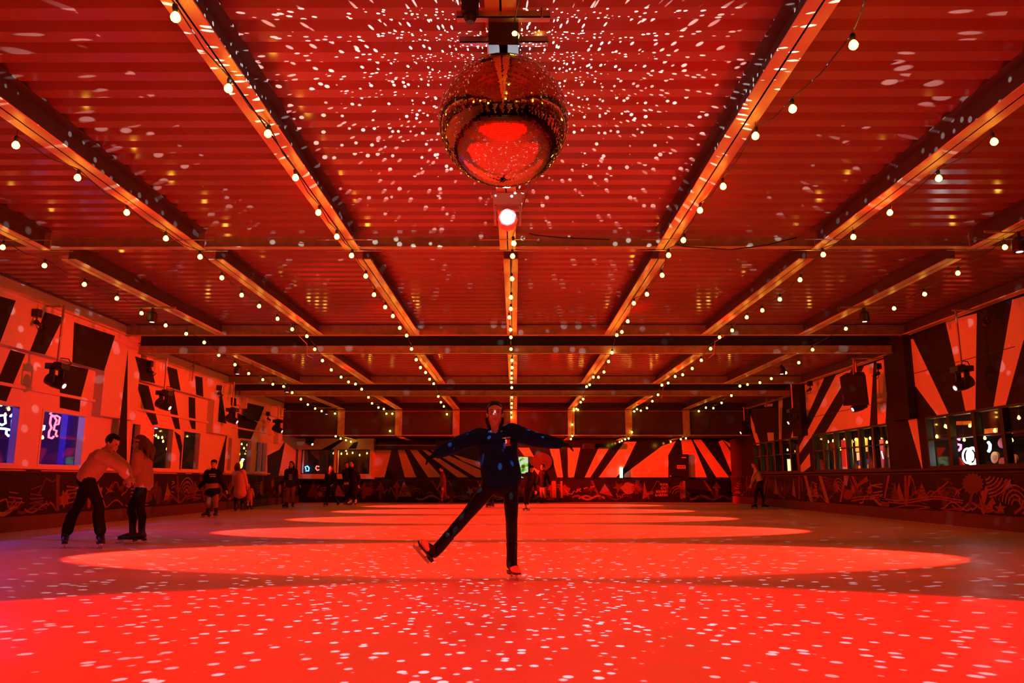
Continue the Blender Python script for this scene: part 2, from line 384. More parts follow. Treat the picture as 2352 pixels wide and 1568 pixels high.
m = MB(); m.box((-WALL, 12, ZW0-.05), (-WALL+.09, 24.6, ZW0), WHITE); m.box((-WALL, 25, ZW0-.05), (-WALL+.09, 29.6, ZW0), WHITE); struct(m, 'trim_1')
m = MB(); m.box((WALL, 13, ZW0-.05), (WALL-.07, 30.5, ZW0), BLKMET); struct(m, 'trim_2')

# ------------------------------------------------------------------ far wall
m = MB(); m.box((-9.6, YFAR, 0), (9.6, YFAR+.2, 4.2), GLOSSB)
yf = YFAR-.005
for p in [
    [(857, 1028), (900.5, 1028), (883, 1096), (857, 1096)], [(912, 1028), (927.4, 1028), (956.6, 1096), (929.8, 1096)], [(938, 1028), (953, 1028), (1016, 1096), (983.5, 1096)],
    [(962, 1028), (972, 1028), (1076, 1096), (1051, 1096)], [(980, 1028), (994, 1028), (1109, 1082), (1109, 1096), (1093, 1096)], [(1040, 1043), (1106, 1062), (1106, 1076), (1062, 1058)],
    [(1190, 1028), (1215, 1028), (1242, 1076), (1236, 1090)], [(1262, 1028), (1284.5, 1028), (1293, 1096), (1280, 1096)], [(1303.6, 1028), (1333, 1028), (1318, 1096), (1305, 1096)],
    [(1375, 1028), (1400, 1028), (1356, 1096), (1343, 1096)], [(1434.5, 1014), (1462, 1014), (1430, 1080), (1415.5, 1096), (1375, 1096)],
    [(1520, 1024), (1553, 1012), (1535, 1045), (1535, 1096), (1433, 1096), (1434.5, 1088)], [(1564, 1008), (1588, 1008), (1624, 1096), (1582, 1096), (1581, 1043), (1568, 1043)],
    [(1590.5, 1008), (1609.5, 1008), (1675, 1096), (1645, 1096)], [(1650, 1014), (1659.5, 1009.5), (1716, 1093), (1684.5, 1096)],
    [(1661, 1010), (1712, 1036), (1712, 1067)], [(1693, 1007), (1709.5, 1007), (1709.5, 1024)]]:
    m.poly([onY(a, b, yf) for a, b in p], GLOSSW)
struct(m, 'wall_far')
# windowed corner block on the left of the far wall
YB = 33.2
def pY(a, b, y=YB): return onY(a, b, y)
xs = [pY(x, 1050).x for x in (667, 684, 692, 767, 773, 849, 857)]; zt = pY(800, 1032).z; zb = pY(800, 1088).z
m = MB(); z0w, z1w = pY(800, 1099).z, 2.72
m.box((-9.5, YB, zt), (xs[6], YFAR, z1w), WHITE); m.box((-9.5, YB, z0w-.02), (xs[6], YFAR, zb), WHITE)
for a, b in ((-9.5, xs[0]), (xs[1], xs[2]), (xs[3], xs[4]), (xs[5], xs[6])): m.box((a, YB, zb), (b, YFAR, zt), WHITE)
for p in [[(738, 1032), (780, 1010), (790, 1010), (760, 1032)], [(800, 1030), (812, 1016), (823, 1014), (818, 1030)], [(655, 1012), (669, 1011), (660, 1046), (657, 1046)]]:
    m.poly([pY(a, b, YB-.004) for a, b in p], BLACK)
m.box((-9.5, YB+.35, zb), (xs[6], YFAR-.05, zb+.01), BLACK); m.box((-9.5, YB+.45, zb), (xs[6]-.02, YB+.5, zt), BLACK)
struct(m, 'wall_far_corner')
for i in (0, 2, 4):
    fr = MB()
    for a, b, c, d in ((xs[i], xs[i]+.03, zb, zt), (xs[i+1]-.03, xs[i+1], zb, zt), (xs[i], xs[i+1], zb, zb+.03), (xs[i], xs[i+1], zt-.03, zt)):
        fr.box((a, YB+.03, c), (b, YB+.08, d), BLACK)
    o = struct(fr, 'window_%d' % n); n += 1
    g = MB(); g.box((xs[i]+.01, YB+.05, zb), (xs[i+1]-.01, YB+.055, zt), GLASS); g.build('pane', o)
m = MB(); m.box((xs[1]-.1, YB-.25, z0w), (xs[6], YB, zb-.01), WHITE); struct(m, 'trim_3')
# door of the far wall
m = MB(); a = onY(1534.5, 1044, yf); b = onY(1582, 1104, yf)
m.box((a.x, YFAR-.06, b.z), (b.x, YFAR-.006, a.z), BLACK); dr = struct(m, 'door_1')
h = MB(); c = onY(1540, 1093, YFAR-.06); h.cyl(c, c+V((0, -.06, 0)), .018, STEEL, 8); h.sph(c+V((0, -.07, 0)), .035, STEEL); h.build('door_handle', dr)
# gutter and pipe over the far wall
a = onY(857, 1022, YFAR-.3); b = onY(1005, 1022, YFAR-.3)
m = MB(); m.cyl(a, V((b.x, a.y, a.z)), .03, PIPE, 10); m.box((a.x, a.y, a.z-.2), (b.x, a.y+.2, a.z-.04), BLKMET)
tag(m.build('pipe'), 'pale horizontal pipe high on the far wall, left of the skater', 'pipe')
# ------------------------------------------------------------------ rink barriers with painted murals
def star(c, r, n=5, rr=.45, a0=PI/2):
    return [(c[0]+(r if i % 2 == 0 else r*rr)*math.cos(a0+PI*i/n), c[1]+(r if i % 2 == 0 else r*rr)*math.sin(a0+PI*i/n)) for i in range(2*n)]
def strip2(pts, wd):
    out = []; L = []; R = []
    for i, p in enumerate(pts):
        a = pts[max(0, i-1)]; b = pts[min(len(pts)-1, i+1)]; d = math.hypot(b[0]-a[0], b[1]-a[1]) or 1
        nx, ny = -(b[1]-a[1])/d*wd/2, (b[0]-a[0])/d*wd/2; L.append((p[0]+nx, p[1]+ny)); R.append((p[0]-nx, p[1]-ny))
    return [[L[i], L[i+1], R[i+1], R[i]] for i in range(len(pts)-1)]
def mural(length, seed, z0=.31, z1=1.06):
    rd = random.Random(seed); out = []; u = 0; H = z1-z0
    ink = lambda: rd.choice(MUR[1:])
    while u < length-.3:
        k = rd.choice((0, 0, 1, 1, 2, 2, 3, 3, 4, 4, 5, 5, 6, 7, 7, 9, 9, 8)); wd = rd.uniform(.2, .75); c = (u+wd/2, z0+H*rd.uniform(.3, .7)); mk = ink()
        if k == 0: out.append((star(c, wd*.45, rd.choice((5, 5, 7, 12)), rd.uniform(.4, .7), rd.uniform(0, 6)), mk))
        elif k == 1:
            for j in range(rd.randint(2, 4)):
                r = wd*(.25+.16*j); out += [(q, mk) for q in strip2([(c[0]+r*math.cos(a/10), min(z1, max(z0, c[1]-.1+r*math.sin(a/10)))) for a in range(2, 30, 3)], .035)]
        elif k == 2:
            ph = rd.uniform(0, 6); out += [(q, mk) for q in strip2([(u+j*.09, z0+.1+.08*math.sin(j*.6+ph)) for j in range(int(wd*2.2/.09)+2)], rd.uniform(.03, .09))]
        elif k == 3: out.append(([(u, z1), (u+.12, z1), (u+wd*.9, z0+.02), (u+wd*.9-.12, z0+.02)], mk))
        elif k == 4: out.append(([(u+wd*.5, z1-rd.uniform(0, .2)), (u+wd, z0+.15), (u+wd*.15, z0+rd.uniform(.02, .3))], mk))
        elif k == 5:
            for j in range(5): out += [(q, mk) for q in strip2([(u, c[1]-.2+j*.09), (u+wd*rd.uniform(.5, 1), c[1]-.2+j*.09+rd.uniform(-.05, .08))], .03)]
        elif k == 6: out.append(([(c[0]+wd*.42*math.cos(a*.5)*(1+.2*math.sin(a*2.3)), min(z1, max(z0, c[1]+.26*math.sin(a*.5)))) for a in range(0, 12)], mk))
        elif k == 7:
            p = (u, c[1]); pts = [p]
            for j in range(7): p = (p[0]+wd/6, min(z1-.03, max(z0+.03, p[1]+rd.uniform(-.22, .22)))); pts.append(p)
            out += [(q, mk) for q in strip2(pts, .045)]
        elif k == 9:
            for j in range(9): a = rd.uniform(0, 6.3); r = rd.uniform(.1, .3); out.append(([(c[0]+.03*math.cos(a+1.5), c[1]+.03*math.sin(a+1.5)), (c[0]+r*math.cos(a), min(z1, max(z0, c[1]+r*math.sin(a)))), (c[0]-.03*math.cos(a+1.5), c[1]-.03*math.sin(a+1.5))], mk))
        else:
            out.append(([(c[0]-.06, z0+.05), (c[0]+.06, z0+.05), (c[0]+.07, c[1]+.1), (c[0]+.2, c[1]+.08), (c[0], z1-.04), (c[0]-.2, c[1]+.08), (c[0]-.07, c[1]+.1)], mk))
        u += wd*rd.uniform(.28, .6)
    return out
def draw(mb, shapes, fn):
    for i, (p, mm) in enumerate(shapes): mb.poly([fn(a, b, .002+.00012*(i % 97)) for a, b in p], mm)
BH = 1.12
def side_barrier(s, label):
    t = thing('rink_barrier', label, 'barrier', (s*BAR, 20, 0))
    y1 = YFAR-.19
    m = MB(); m.box((s*BAR, -7, .25), (s*(WALL-.005), y1, BH-.03), MUR[0])
    draw(m, mural(y1+6.5, 11 if s < 0 else 5), lambda a, b, l: V((s*(BAR-l), -6.8+a, b)))
    if s > 0:
        k = 4.421; P = lambda x, y, l=.014: onX(1820+x/k, 1070+y/k, s*BAR)-V((s*l, 0, 0))
        for q, mm in (([(120, 100), (150, 100), (215, 365), (185, 365)], 3), ([(270, 100), (300, 100), (385, 375), (345, 375)], 3), ([(525, 95), (580, 95), (560, 200), (540, 200)], 3),
                      ([(870, 265), (990, 375), (990, 415), (915, 410)], 1), ([(2195, 130), (2250, 210), (2130, 255)], 1), ([(2010, 190), (2095, 215), (1975, 400), (1960, 390)], 0),
                      ([(1400, 300), (1590, 150), (1600, 165), (1415, 312)], 1), ([(600, 100), (625, 100), (670, 180), (760, 100), (780, 150), (690, 200), (660, 240)], 1),
                      ([(1900, 290), (1975, 470), (1955, 490), (1930, 480)], 2), ([(450, 180), (520, 270), (480, 240)], 3)):
            m.poly([P(*a) for a in q], MUR[mm])
        for c, r, n_, rr, mm in (((785, 265), 42, 5, .4, 1), ((570, 290), 60, 14, .75, 1), ((1840, 180), 120, 16, .78, 5), ((2120, 430), 68, 5, .42, 2)):
            m.poly([P(a, b) for a, b in star(c, r, n_, rr, -PI/2)], MUR[mm])
        for y in (330, 355, 420, 450):
            for q in strip2([(600+j*60, y+22*math.sin(j*.55+y)) for j in range(20)], 14): m.poly([P(*a) for a in q], MUR[2 if y < 400 else 1])
        for j in range(6):
            r = 60+j*42
            for q in strip2([(1960+r*math.cos(a), 90+r*.85*math.sin(a)) for a in (.2, .5, .8, 1.1, 1.4)], 17): m.poly([P(*a, .016) for a in q], MUR[2])
    m.build('panel', t)
    m = MB(); m.box((s*BAR, -7, 0), (s*(BAR-.035), y1, .265), KICK); m.build('kick_board', t)
    m = MB(); m.box((s*(BAR-.02), -7, BH-.03), (s*(WALL-.005), y1, BH), BLKMET); m.box((s*BAR, -7, .266), (s*(BAR-.045), y1, .28), MUR[5]); m.build('rail', t)
    if s < 0:
        for y in (14.9, 17.0, 19.6, 21.6, 22.6, 23.4): 
            m = MB(); m.box((-BAR+.015, y, BH-.015), (-WALL+.01, y+.3, BH+.02), RUBBER); m.build('rail_clamp', t)
side_barrier(-1, 'long black mural covered rink barrier along the left wall')
side_barrier(1, 'long black mural covered rink barrier along the right wall')
FB = 33.6; FBH = .97
t = thing('rink_barrier', 'black mural covered rink barrier across the far end', 'barrier', (0, FB, 0))
m = MB(); m.box((-9.3, FB, .0), (9.3, FB+.1, FBH-.03), MUR[0]); draw(m, mural(18, 23, .1, .93), lambda a, b, l: V((-9.1+a, FB-l, b)))
for x0, x1, mm in ((1268, 1277, 3), (1287, 1292, 3), (1568, 1574, 3)): m.poly([onY(x0, 1104, FB-.012), onY(x1, 1104, FB-.012), onY(x1+1, 1143, FB-.012), onY(x0+1, 1143, FB-.012)], MUR[mm])
m.poly([onY(845+11*math.cos(a*PI/8), 1128+11*math.sin(a*PI/8), FB-.012) for a in range(16)], MUR[1])
m.build('panel', t)
m = MB(); m.box((-9.3, FB-.02, FBH-.03), (9.3, FB+.12, FBH), BLKMET); m.build('rail', t)
PT = mat('painted_letters', (.62, .28, .22), .5)
for i, tx in enumerate(('RINK', 'EXIT', 'BEHIND', 'BARRIER')):
    m = MB(); a = onY(1535, 1114.8+i*8.2, FB-.014); text_mesh(m, tx, .150, a, (1, 0, 0), (0, 0, 1), (0, -1, 0), PT, align='RIGHT'); m.build('lettering', t)
for tx, x0, x1 in (('SKATE', 1324, 1334.5), ('WITH', 1340, 1350), ('SOME', 1355.5, 1366)):
    yy = lambda x: 1126.5-(x-1324)*.18
    a = onY(x0, yy(x0), FB-.014); b = onY(x1, yy(x1), FB-.014)
    m = MB(); text_mesh(m, tx, .1, a, b-a, (0, 0, 1), (0, -1, 0), PT, fit=(b-a).length); m.build('lettering', t)
# EXIT sign on the door
c = onY(1565, 1072, YFAR-.066)
t = thing('exit_sign', 'small orange EXIT sign on the black far door', 'sign', c)
SGN = mat('sign_orange', (.72, .38, .12), .5)
m = MB(); m.box(c+V((-.18, 0, -.075)), c+V((.18, -.015, .075)), SGN); m.build('plate', t)
m = MB(); text_mesh(m, 'EXIT', .13, c+V((0, -.016, -.045)), (1, 0, 0), (0, 0, 1), (0, -1, 0), BLACK, align='CENTER', fit=.30); m.build('lettering', t)
c = onY(1571, 1050.5, YFAR-.066)
m = MB(); m.box(c+V((-.10, 0, -.02)), c+V((.10, -.02, .02)), SGN); tag(m.build('door_plate'), 'narrow bright plate near the top of the far door', 'plate')

# ------------------------------------------------------------------ festoon strings
bulb_m = MB().lathe([(.014, -.048), (.020, -.055), (.031, -.072), (.035, -.088), (.031, -.105), (.018, -.118), (.004, -.122)], BULBM, 12).mesh('bulb', smooth=True)
sock_m = MB().lathe([(.012, .012), (.019, .006), (.021, -.02), (.017, -.03), (.017, -.052)], SOCK, 10).mesh('socket', smooth=True)
CORD = mat('black_cord', (.015, .012, .012), .5)
STR = {
 0: ('A', [(1180, 85), (1178.3, 559.4), (1176.5, 588.7), (1174.7, 641.3), (1174.7, 683.8), (1173.7, 710.2), (1169.2, 729.3), (1171.5, 757.5), (1172.7, 775.3)], 'B', [(1173.5, 802.1), (1176, 828.3), (1175.8, 844.5), (1175.4, 857.3), (1175.4, 869), (1175.4, 878.2)],
     'C', [(1175, 890.5), (1175, 912.6), (1175.8, 926.7), (1175, 936)], 'Y', [(1174.7, 947.6), (1174.7, 958.2)]),
 -1: ('A', [(400, 40), (526, 205), (616, 310), (677, 410), (733, 490), (773, 545), (809, 588), (840.2, 635.2), (860.2, 677.5), (885.6, 705.8), (902.2, 726.4), (919.4, 753.6), (932.9, 770.8)], 'B', [(944.7, 802), (956, 826.5), (965.2, 844.5), (977.5, 855.9), (986.9, 871.3), (996.5, 881.3)],
      'C', [(1006.9, 910.6), (1011.8, 923.9), (1019.8, 933.5)], 'Y', [(1027, 951.3)]),
 -2: ('A', [(36, 335), (180, 410), (290, 490), (380, 549), (458, 591), (508.9, 639.3), (554.9, 678.8), (596.8, 704.1), (636.2, 732.5), (670.9, 756.8), (703.9, 772.7)], 'B', [(723.8, 802.4), (740.7, 828.4), (760.2, 850), (783, 866.4), (799.7, 877.3), (817.5, 882.5)],
      'C', [(829.9, 894), (845.5, 912.6), (855.3, 926.5), (869.6, 935.9), (881.3, 939.4)], 'Y', [(888.2, 950.2), (901.5, 950.2), (895.4, 989.9)]),
 -3: ('A', [(7.1, 568.6), (102.3, 610.5), (193.8, 653.6), (268.8, 686.1), (323.8, 720), (380.4, 748.2), (428.5, 767.2)], 'B', [(468.4, 786.7), (503.3, 816), (538.9, 837.7), (570.7, 858.3), (603.3, 872.2), (627.3, 882.6), (650.9, 887.6)],
      'C', [(671.5, 901.9), (691.7, 917), (707.4, 929.1), (723.7, 938.4), (739.2, 944.2)], 'Y', [(769.9, 949.9)], 'L', [(770.7, 1002), (783.1, 1007.2), (794.1, 1010.9), (805.6, 1014.4), (816.3, 1016.7), (826.4, 1019.1), (838.1, 1021)]),
 1: ('A', [(1960.4, 106.3), (1819.7, 252.3), (1737.1, 314.8), (1660.8, 429.6), (1609.9, 484), (1571.5, 552.8), (1535.8, 587), (1519.2, 633), (1484.9, 676.5), (1456.6, 697.5), (1441.7, 738.6), (1428.6, 762.6), (1416.7, 770)], 'B', [(1406.4, 810.4), (1397.7, 830.8), (1386.7, 854.7), (1374.7, 866.4), (1363.4, 866.4), (1354.2, 883.8)],
     'C', [(1347.3, 888.2), (1339.9, 916.9), (1333.8, 923.8), (1324.6, 939.3)], 'Y', [(1328.2, 941), (1317.9, 942.3), (1314.8, 975.2), (1314, 1001), (1311.2, 1008.3)]),
 2: ('A', [(2280.5, 328.2), (2156, 411.7), (2046.6, 489), (1960.4, 545.7), (1889.8, 585.5), (1839.8, 643), (1792.4, 688.3), (1750.9, 713.4), (1716.6, 728.9), (1681.3, 759.4), (1652.3, 774.9)], 'B', [(1631.6, 801.3), (1609.8, 827.7), (1589.9, 846.5), (1567.5, 861), (1550.9, 864.7), (1535.4, 880.1)],
     'C', [(1521.4, 884.7), (1510.9, 906.9), (1498.7, 921.7), (1485.3, 937.2), (1472.5, 943.1), (1462.7, 939.8)], 'Y', [(1457.3, 945), (1451.8, 992.4)], 'L', [(1443.2, 1007.2), (1435.9, 1008.9), (1428.8, 1012.3), (1423.5, 1014.6), (1416.6, 1016.9), (1411.8, 1019.4)]),
 3: ('A', [(2307.5, 568.7), (2201.9, 628), (2122.2, 676.4), (2052.9, 708.9), (1992, 732.8), (1941.6, 755.8)], 'B', [(1865.8, 803.5), (1834.5, 833.1), (1804.3, 856.4), (1770.6, 869.8), (1744.3, 879.1), (1717.2, 883.2)],
     'C', [(1699.3, 886.8), (1679.5, 908.7), (1657.5, 925.3), (1639.1, 937.5), (1621.5, 936.4)], 'Y', [(1605.8, 944.4)], 'L', [(1576, 1006.8), (1564.1, 1008.7), (1540.2, 1014.4), (1532.5, 1017.3), (1522.6, 1020)]),
}
SLAB = {0: 'string of warm bulbs under the centre beam, behind the mirror ball', -1: 'string of warm bulbs under the first beam left of the mirror ball', -2: 'string of warm bulbs under the second beam left of the mirror ball',
        -3: 'string of warm bulbs under the outermost left beam, beside the left wall', 1: 'string of warm bulbs beside the first beam right of the mirror ball', 2: 'string of warm bulbs under the second beam right of the mirror ball',
        3: 'string of warm bulbs under the outermost right beam, beside the right wall'}
ZB_ = {'A': 4.15, 'B': 3.87, 'C': 3.60, 'L': 2.56}
for k, dat in STR.items():
    pts = []
    for zn, lst in zip(dat[::2], dat[1::2]):
        for p in lst:
            q = onY(*p, YFAS-.12) if zn == 'Y' else onZ(*p, ZB_[zn])
            if zn == 'B' and q.y < 18.3: q = onZ(*p, 4.0)
            pts.append((q+V((0, 0, .092)), zn))
    if k == 0: pts[1:1] = [(V((.24, y, 4.22)), 'A') for y in (6.5, 7.3)]
    if k in (-1, 0, 1): pts = [(V((k*SP+(.12 if k == 0 else -.06), y, 4.24)), 'A') for y in (-2, -1, 0, 1, 2, 3, 4)]+pts
    t = thing('festoon_string', SLAB[k], 'string lights', pts[0][0], 'festoon strings along the roof beams')
    cp = []
    for i, (p, zn) in enumerate(pts):
        if i: q = pts[i-1][0]; cp.append((p+q)/2-V((0, 0, .035 if zn != 'Y' else 0)))
        cp.append(p+V((0, 0, .012)))
    m = MB(); m.tube(cp, .006, CORD, 6)
    for i in range(0, len(pts), 3):        # little ties up to the beam
        if pts[i][1] != 'Y': m.tube([pts[i][0], pts[i][0]+V((0, 0, .075))], .003, CORD, 5)
    m.build('cable', t)
    for p, zn in pts:
        b = bpy.data.objects.new('bulb', bulb_m); COL.objects.link(b); b.parent = t; b.location = p-V(t.location); b.rotation_euler = (random.uniform(-.15, .15), random.uniform(-.15, .15), 0)
        s = bpy.data.objects.new('socket', sock_m); COL.objects.link(s); s.parent = b

# ------------------------------------------------------------------ mirror ball
t = thing('mirror_ball', 'big round mirror ball hanging from the centre roof beam', 'disco ball', BALL)
MIR = mat('mirror_tiles', (.86, .76, .46), .045, metal=1)
rows = 120; vs = []; fs = []; rt = random.Random(3)
for i in range(rows):
    t0, t1 = PI*i/rows+.0012, PI*(i+1)/rows-.0012; nn = max(6, int(2*rows*math.sin((t0+t1)/2)))
    for j in range(nn):
        p0, p1 = 2*PI*(j+.04)/nn, 2*PI*(j+.96)/nn
        n0 = V((math.sin((t0+t1)/2)*math.cos((p0+p1)/2), math.sin((t0+t1)/2)*math.sin((p0+p1)/2), math.cos((t0+t1)/2)))
        q = [V((math.sin(a)*math.cos(b), math.sin(a)*math.sin(b), math.cos(a))) for a, b in ((t0, p0), (t1, p0), (t1, p1), (t0, p1))]
        tl = V((rt.gauss(0, .009), rt.gauss(0, .009), rt.gauss(0, .009))); o = len(vs); c = sum(q, V())/4
        vs += [BALL+(x+n0*((x-c).dot(tl)))*BR for x in q]; fs.append((o, o+1, o+2, o+3))
m = MB(); m.add(vs, fs, MIR); m.build('mirror_tiles', t)
m = MB(); m.sph(BALL, BR-.004, BLKMET, 48, 32); m.build('core', t, True)
m = MB(); m.lathe([(.10, BR-.015), (.10, BR+.01), (.03, BR+.02), (.03, BR+.08)], BLKMET, 20, BALL); m.build('top_cap', t, True)
zb = ZA-.03
m = MB(); m.box(BALL+V((-.11, -.13, BR+.06)), (BALL.x+.11, BALL.y+.13, zb-.05), BLKMET); m.build('motor_box', t)
m = MB()
for y in (-.16, .16): m.box((BALL.x-.34, BALL.y+y-.03, zb-.055), (BALL.x+.34, BALL.y+y+.03, zb-.045), STEEL); m.box((BALL.x-.34, BALL.y+y-.03, zb-.055), (BALL.x+.34, BALL.y+y-.024, zb-.001), STEEL)
for x in (-.28, .28): m.cyl((BALL.x+x, BALL.y-.19, zb-.055), (BALL.x+x, BALL.y-.19, zb+.02), .008, STEEL, 8)
m.build('mounting_bracket', t)
c = V((BALL.x-.24, BALL.y-.2, zb+.05))
m = MB(); m.box(c-V((.06, .06, .09)), c+V((.06, .06, .09)), BLKMET); m.cyl(c+V((.06, 0, .05)), c+V((.12, 0, .05)), .02, BLKMET, 8); m.lathe([(.03, -.15), (.045, -.12), (.045, -.09)], BLKMET, 12, c)
tag(m.build('beam_light'), 'small black box clamped on the centre beam beside the mirror ball', 'fixture')

# spotlight behind the ball
L = V((-.08, SPOTY-.22, 3.93)); d = (BALL-L).normalized(); x = V((1, 0, 0)); u = x.cross(d)*-1
GREYP = mat('pale_grey_housing', (.62, .58, .60), .4)
t = thing('spotlight', 'glowing white spotlight on the centre beam aimed at the mirror ball', 'spotlight', (L.x, SPOTY, zb))
m = MB(); m.box((L.x-.17, SPOTY-.12, zb-.16), (L.x+.17, SPOTY+.16, zb-.03), GREYP); m.build('base', t)
m = MB(); m.box((L.x-.20, SPOTY-.05, zb-.03), (L.x+.20, SPOTY+.05, zb-.005), STEEL); m.build('clamp', t)
m = MB()
for s in (-1, 1): m.box((L.x+s*.135, SPOTY-.07, 3.93), (L.x+s*.16, SPOTY+.07, zb-.15), GREYP)
m.box((L.x-.16, SPOTY-.07, zb-.17), (L.x+.16, SPOTY+.07, zb-.15), GREYP); m.build('yoke', t)
m = MB(); m.tube([L-d*.34, L-d*.30, L-d*.12, L+d*.02], [.07, .105, .12, .105], GREYP, 8); m.build('head', t)
hd = t.children[-1]
m = MB(); m.tube([L+d*.021, L+d*.03], [.062, .058], glow('spot_lens', (.86, .88, 1), 60), 20); m.build('lens', hd)

# ------------------------------------------------------------------ moving heads on the side poles
LENS = glow('wash_lens', (1, .42, .36), 6)
def moving_head(P, target, label, top, pole=True, k=1.0):
    P = V(P); d = (V(target)-P).normalized(); x = d.cross(V((0, 0, 1))).normalized(); u = x.cross(d)
    t = thing('moving_head_light', label, 'stage light', (P.x, P.y, P.z), 'moving head lights on poles along the walls')
    if pole:
        m = MB(); m.cyl((P.x, P.y, min(P.z+.36, top-.03)), (P.x, P.y, top), .024, PIPE, 10); m.box((P.x-.06, P.y-.04, top-.03), (P.x+(.06 if abs(P.x) < 8 else math.copysign(.33, P.x)), P.y+.04, top-.011), PIPE); m.build('pole', t)
    bz = min(.30, top-P.z-.08)
    m = MB(); m.obox(P+V((0, 0, bz)), ((1, 0, 0), (0, 1, 0), (0, 0, 1)), (.16, .14, .055), BLKMET); m.obox(P+V((0, 0, bz+.05 if bz < .3 else .37)), ((1, 0, 0), (0, 1, 0), (0, 0, 1)), (.05, .05, .02), BLKMET); m.build('base', t)
    m = MB()
    for s in (-1, 1): m.obox(P+x*s*.145+V((0, 0, .12)), (x, u.cross(x) if abs(u.z) < .2 else V((0, 0, 1)).cross(x), (0, 0, 1)), (.018, .05, .15), BLKMET)
    m.obox(P+V((0, 0, .245)), (x, V((0, 0, 1)).cross(x), (0, 0, 1)), (.163, .05, .012), BLKMET); m.build('yoke', t)
    m = MB(); m.tube([P-d*.20, P-d*.17, P-d*.02, P+d*.14, P+d*.19], [.07, .115, .125, .10, .085], BLKMET, 14); h = m.build('head', t)
    m = MB(); m.tube([P+d*.191, P+d*.197], [.05, .047], LENS, 14); m.build('lens', h)
    m = MB(); m.tube([P+V((.1, .05, bz+.03)), P+V((.22, .08, bz+.06)), P+V((.17, .06, bz+(.16 if bz > .29 else -.06))), P+V((.03, .02, bz+(.17 if bz > .29 else -.02)))], .01, RUBBER, 6); m.build('power_cable', t)
    return t
ORD = ['nearest the camera', 'second from the camera', 'third from the camera', 'farthest from the camera']
for s in (-1, 1):
    for i, y in enumerate(HEADY[s][3:]):
        top = ZA if y < 18 else ZB if y < 24.45 else ZC
        if s == 1 and i == 1: lab = 'black moving head light half hidden behind the large hanging loudspeaker'
        else: lab = 'black moving head light on a pole by the %s wall, %s' % ('left' if s < 0 else 'right', ORD[i])
        moving_head((s*HX, y, HZ), aim(s, y), lab, top+.012)
moving_head(onY(712, 1011, 32.6)-V((0, 0, .10)), (-4, 29, 0), 'black spotlight hung low over the far left corner windows', ZL+.085, True)

# small par lights under the outer beams
PLENS = glow('par_lens', (1, .5, .48), 3)
def par_light(px, py, z, label, flip=1):
    c = onZ(px, py, z)
    t = thing('par_light', label, 'stage light', c, 'small lights clamped under the outer beams')
    zt = ZA if c.y < 17.9 else ZB if c.y < 24.5 else ZC
    m = MB(); m.cyl((c.x-.45, c.y, zt-.022), (c.x+.45, c.y, zt-.022), .02, PIPE, 8); m.box((c.x-.02, c.y-.03, z+.09), (c.x+.02, c.y+.03, zt-.03), BLKMET); m.build('bracket', t)
    m = MB(); m.lathe([(.07, .10), (.09, .06), (.10, -.08), (.085, -.10)], BLKMET, 14, c); b = m.build('can', t)
    m = MB(); m.lathe([(.045, -.101), (.04, -.106)], PLENS, 12, c); m.build('lens', b)
for px, py, z, lab in ((350, 728, 4.12, 'small black light under the outer left beam, nearest the camera'), (546, 850, 3.82, 'small black light under the outer left beam, beyond the double cross beam'),
                       (660, 893, 3.80, 'small black light under the outer left beam, by the farther cross beam'), (750, 945, 3.57, 'small black light under the outer left beam, next to the dark fascia'),
                       (1985, 727, 4.12, 'small black light under the outer right beam, before the double cross beam'), (1795, 850, 3.82, 'small black light under the outer right beam, beyond the double cross beam'),
                       (2340, 562, 4.12, 'small black light under the outer right beam at the right frame edge')):
    par_light(px, py, z, lab)

# loudspeakers
def speaker(c, size, rz, tilt, label, top=None):
    c = V(c); t = thing('loudspeaker', label, 'speaker', c)
    R = Matrix.Rotation(rz, 3, 'Z') @ Matrix.Rotation(tilt, 3, 'X'); ax = [R @ V(a) for a in ((1, 0, 0), (0, 1, 0), (0, 0, 1))]; a, b, d = size
    m = MB(); vs = [c+ax[0]*x*a+ax[1]*y*b+ax[2]*z*d for z in (-1, 1) for x, y in ((-1, -1), (1, -1), (.7, 1), (-.7, 1))]
    m.add(vs, [(3, 2, 1, 0), (4, 5, 6, 7), (0, 1, 5, 4), (1, 2, 6, 5), (2, 3, 7, 6), (3, 0, 4, 7)], mat('speaker_cabinet', (.02, .019, .02), .6, noise=.3, nscale=30)); m.build('cabinet', t)
    m = MB(); m.obox(c-ax[1]*(b+.008), ax, (a*.92, .008, d*.94), mat('speaker_grille', (.012, .012, .013), .8, noise=.5, nscale=80)); m.build('grille', t)
    if top:
        m = MB(); m.cyl(c+ax[2]*d*.98, (c.x+.02, c.y, top), .025, PIPE, 10); m.box((c.x-.04, c.y-.04, top-.02), (9.3, c.y+.04, top-.001), PIPE); m.build('pole', t)
speaker((8.62, 19.2, 3.22), (.30, .25, .37), -.55, .32, 'large black loudspeaker hanging from a pole by the right wall', ZB)
speaker((8.8, 26.6, 3.02), (.40, .25, .42), -.6, .22, 'black loudspeaker near the far end of the right wall', ZC)
for (x0, y0, x1, y1), lab in (((1000, 1011, 1046, 1030), 'black wall speaker high on the far wall behind the skater arm'), ((1340, 1018, 1366, 1031), 'black wall speaker high on the far wall, right of the skater glove')):
    a = onY(x0, y0, YFAR-.35); b = onY(x1, y1, YFAR-.01); t = thing('wall_speaker', lab, 'speaker', ((a.x+b.x)/2, YFAR-.1, b.z))
    m = MB(); m.box((a.x, YFAR-.32, b.z), (b.x, YFAR-.006, a.z), BLKMET); m.build('cabinet', t); m = MB(); m.box((a.x+.03, YFAR-.335, b.z+.02), (b.x-.03, YFAR-.32, a.z-.02), RUBBER); m.build('grille', t)

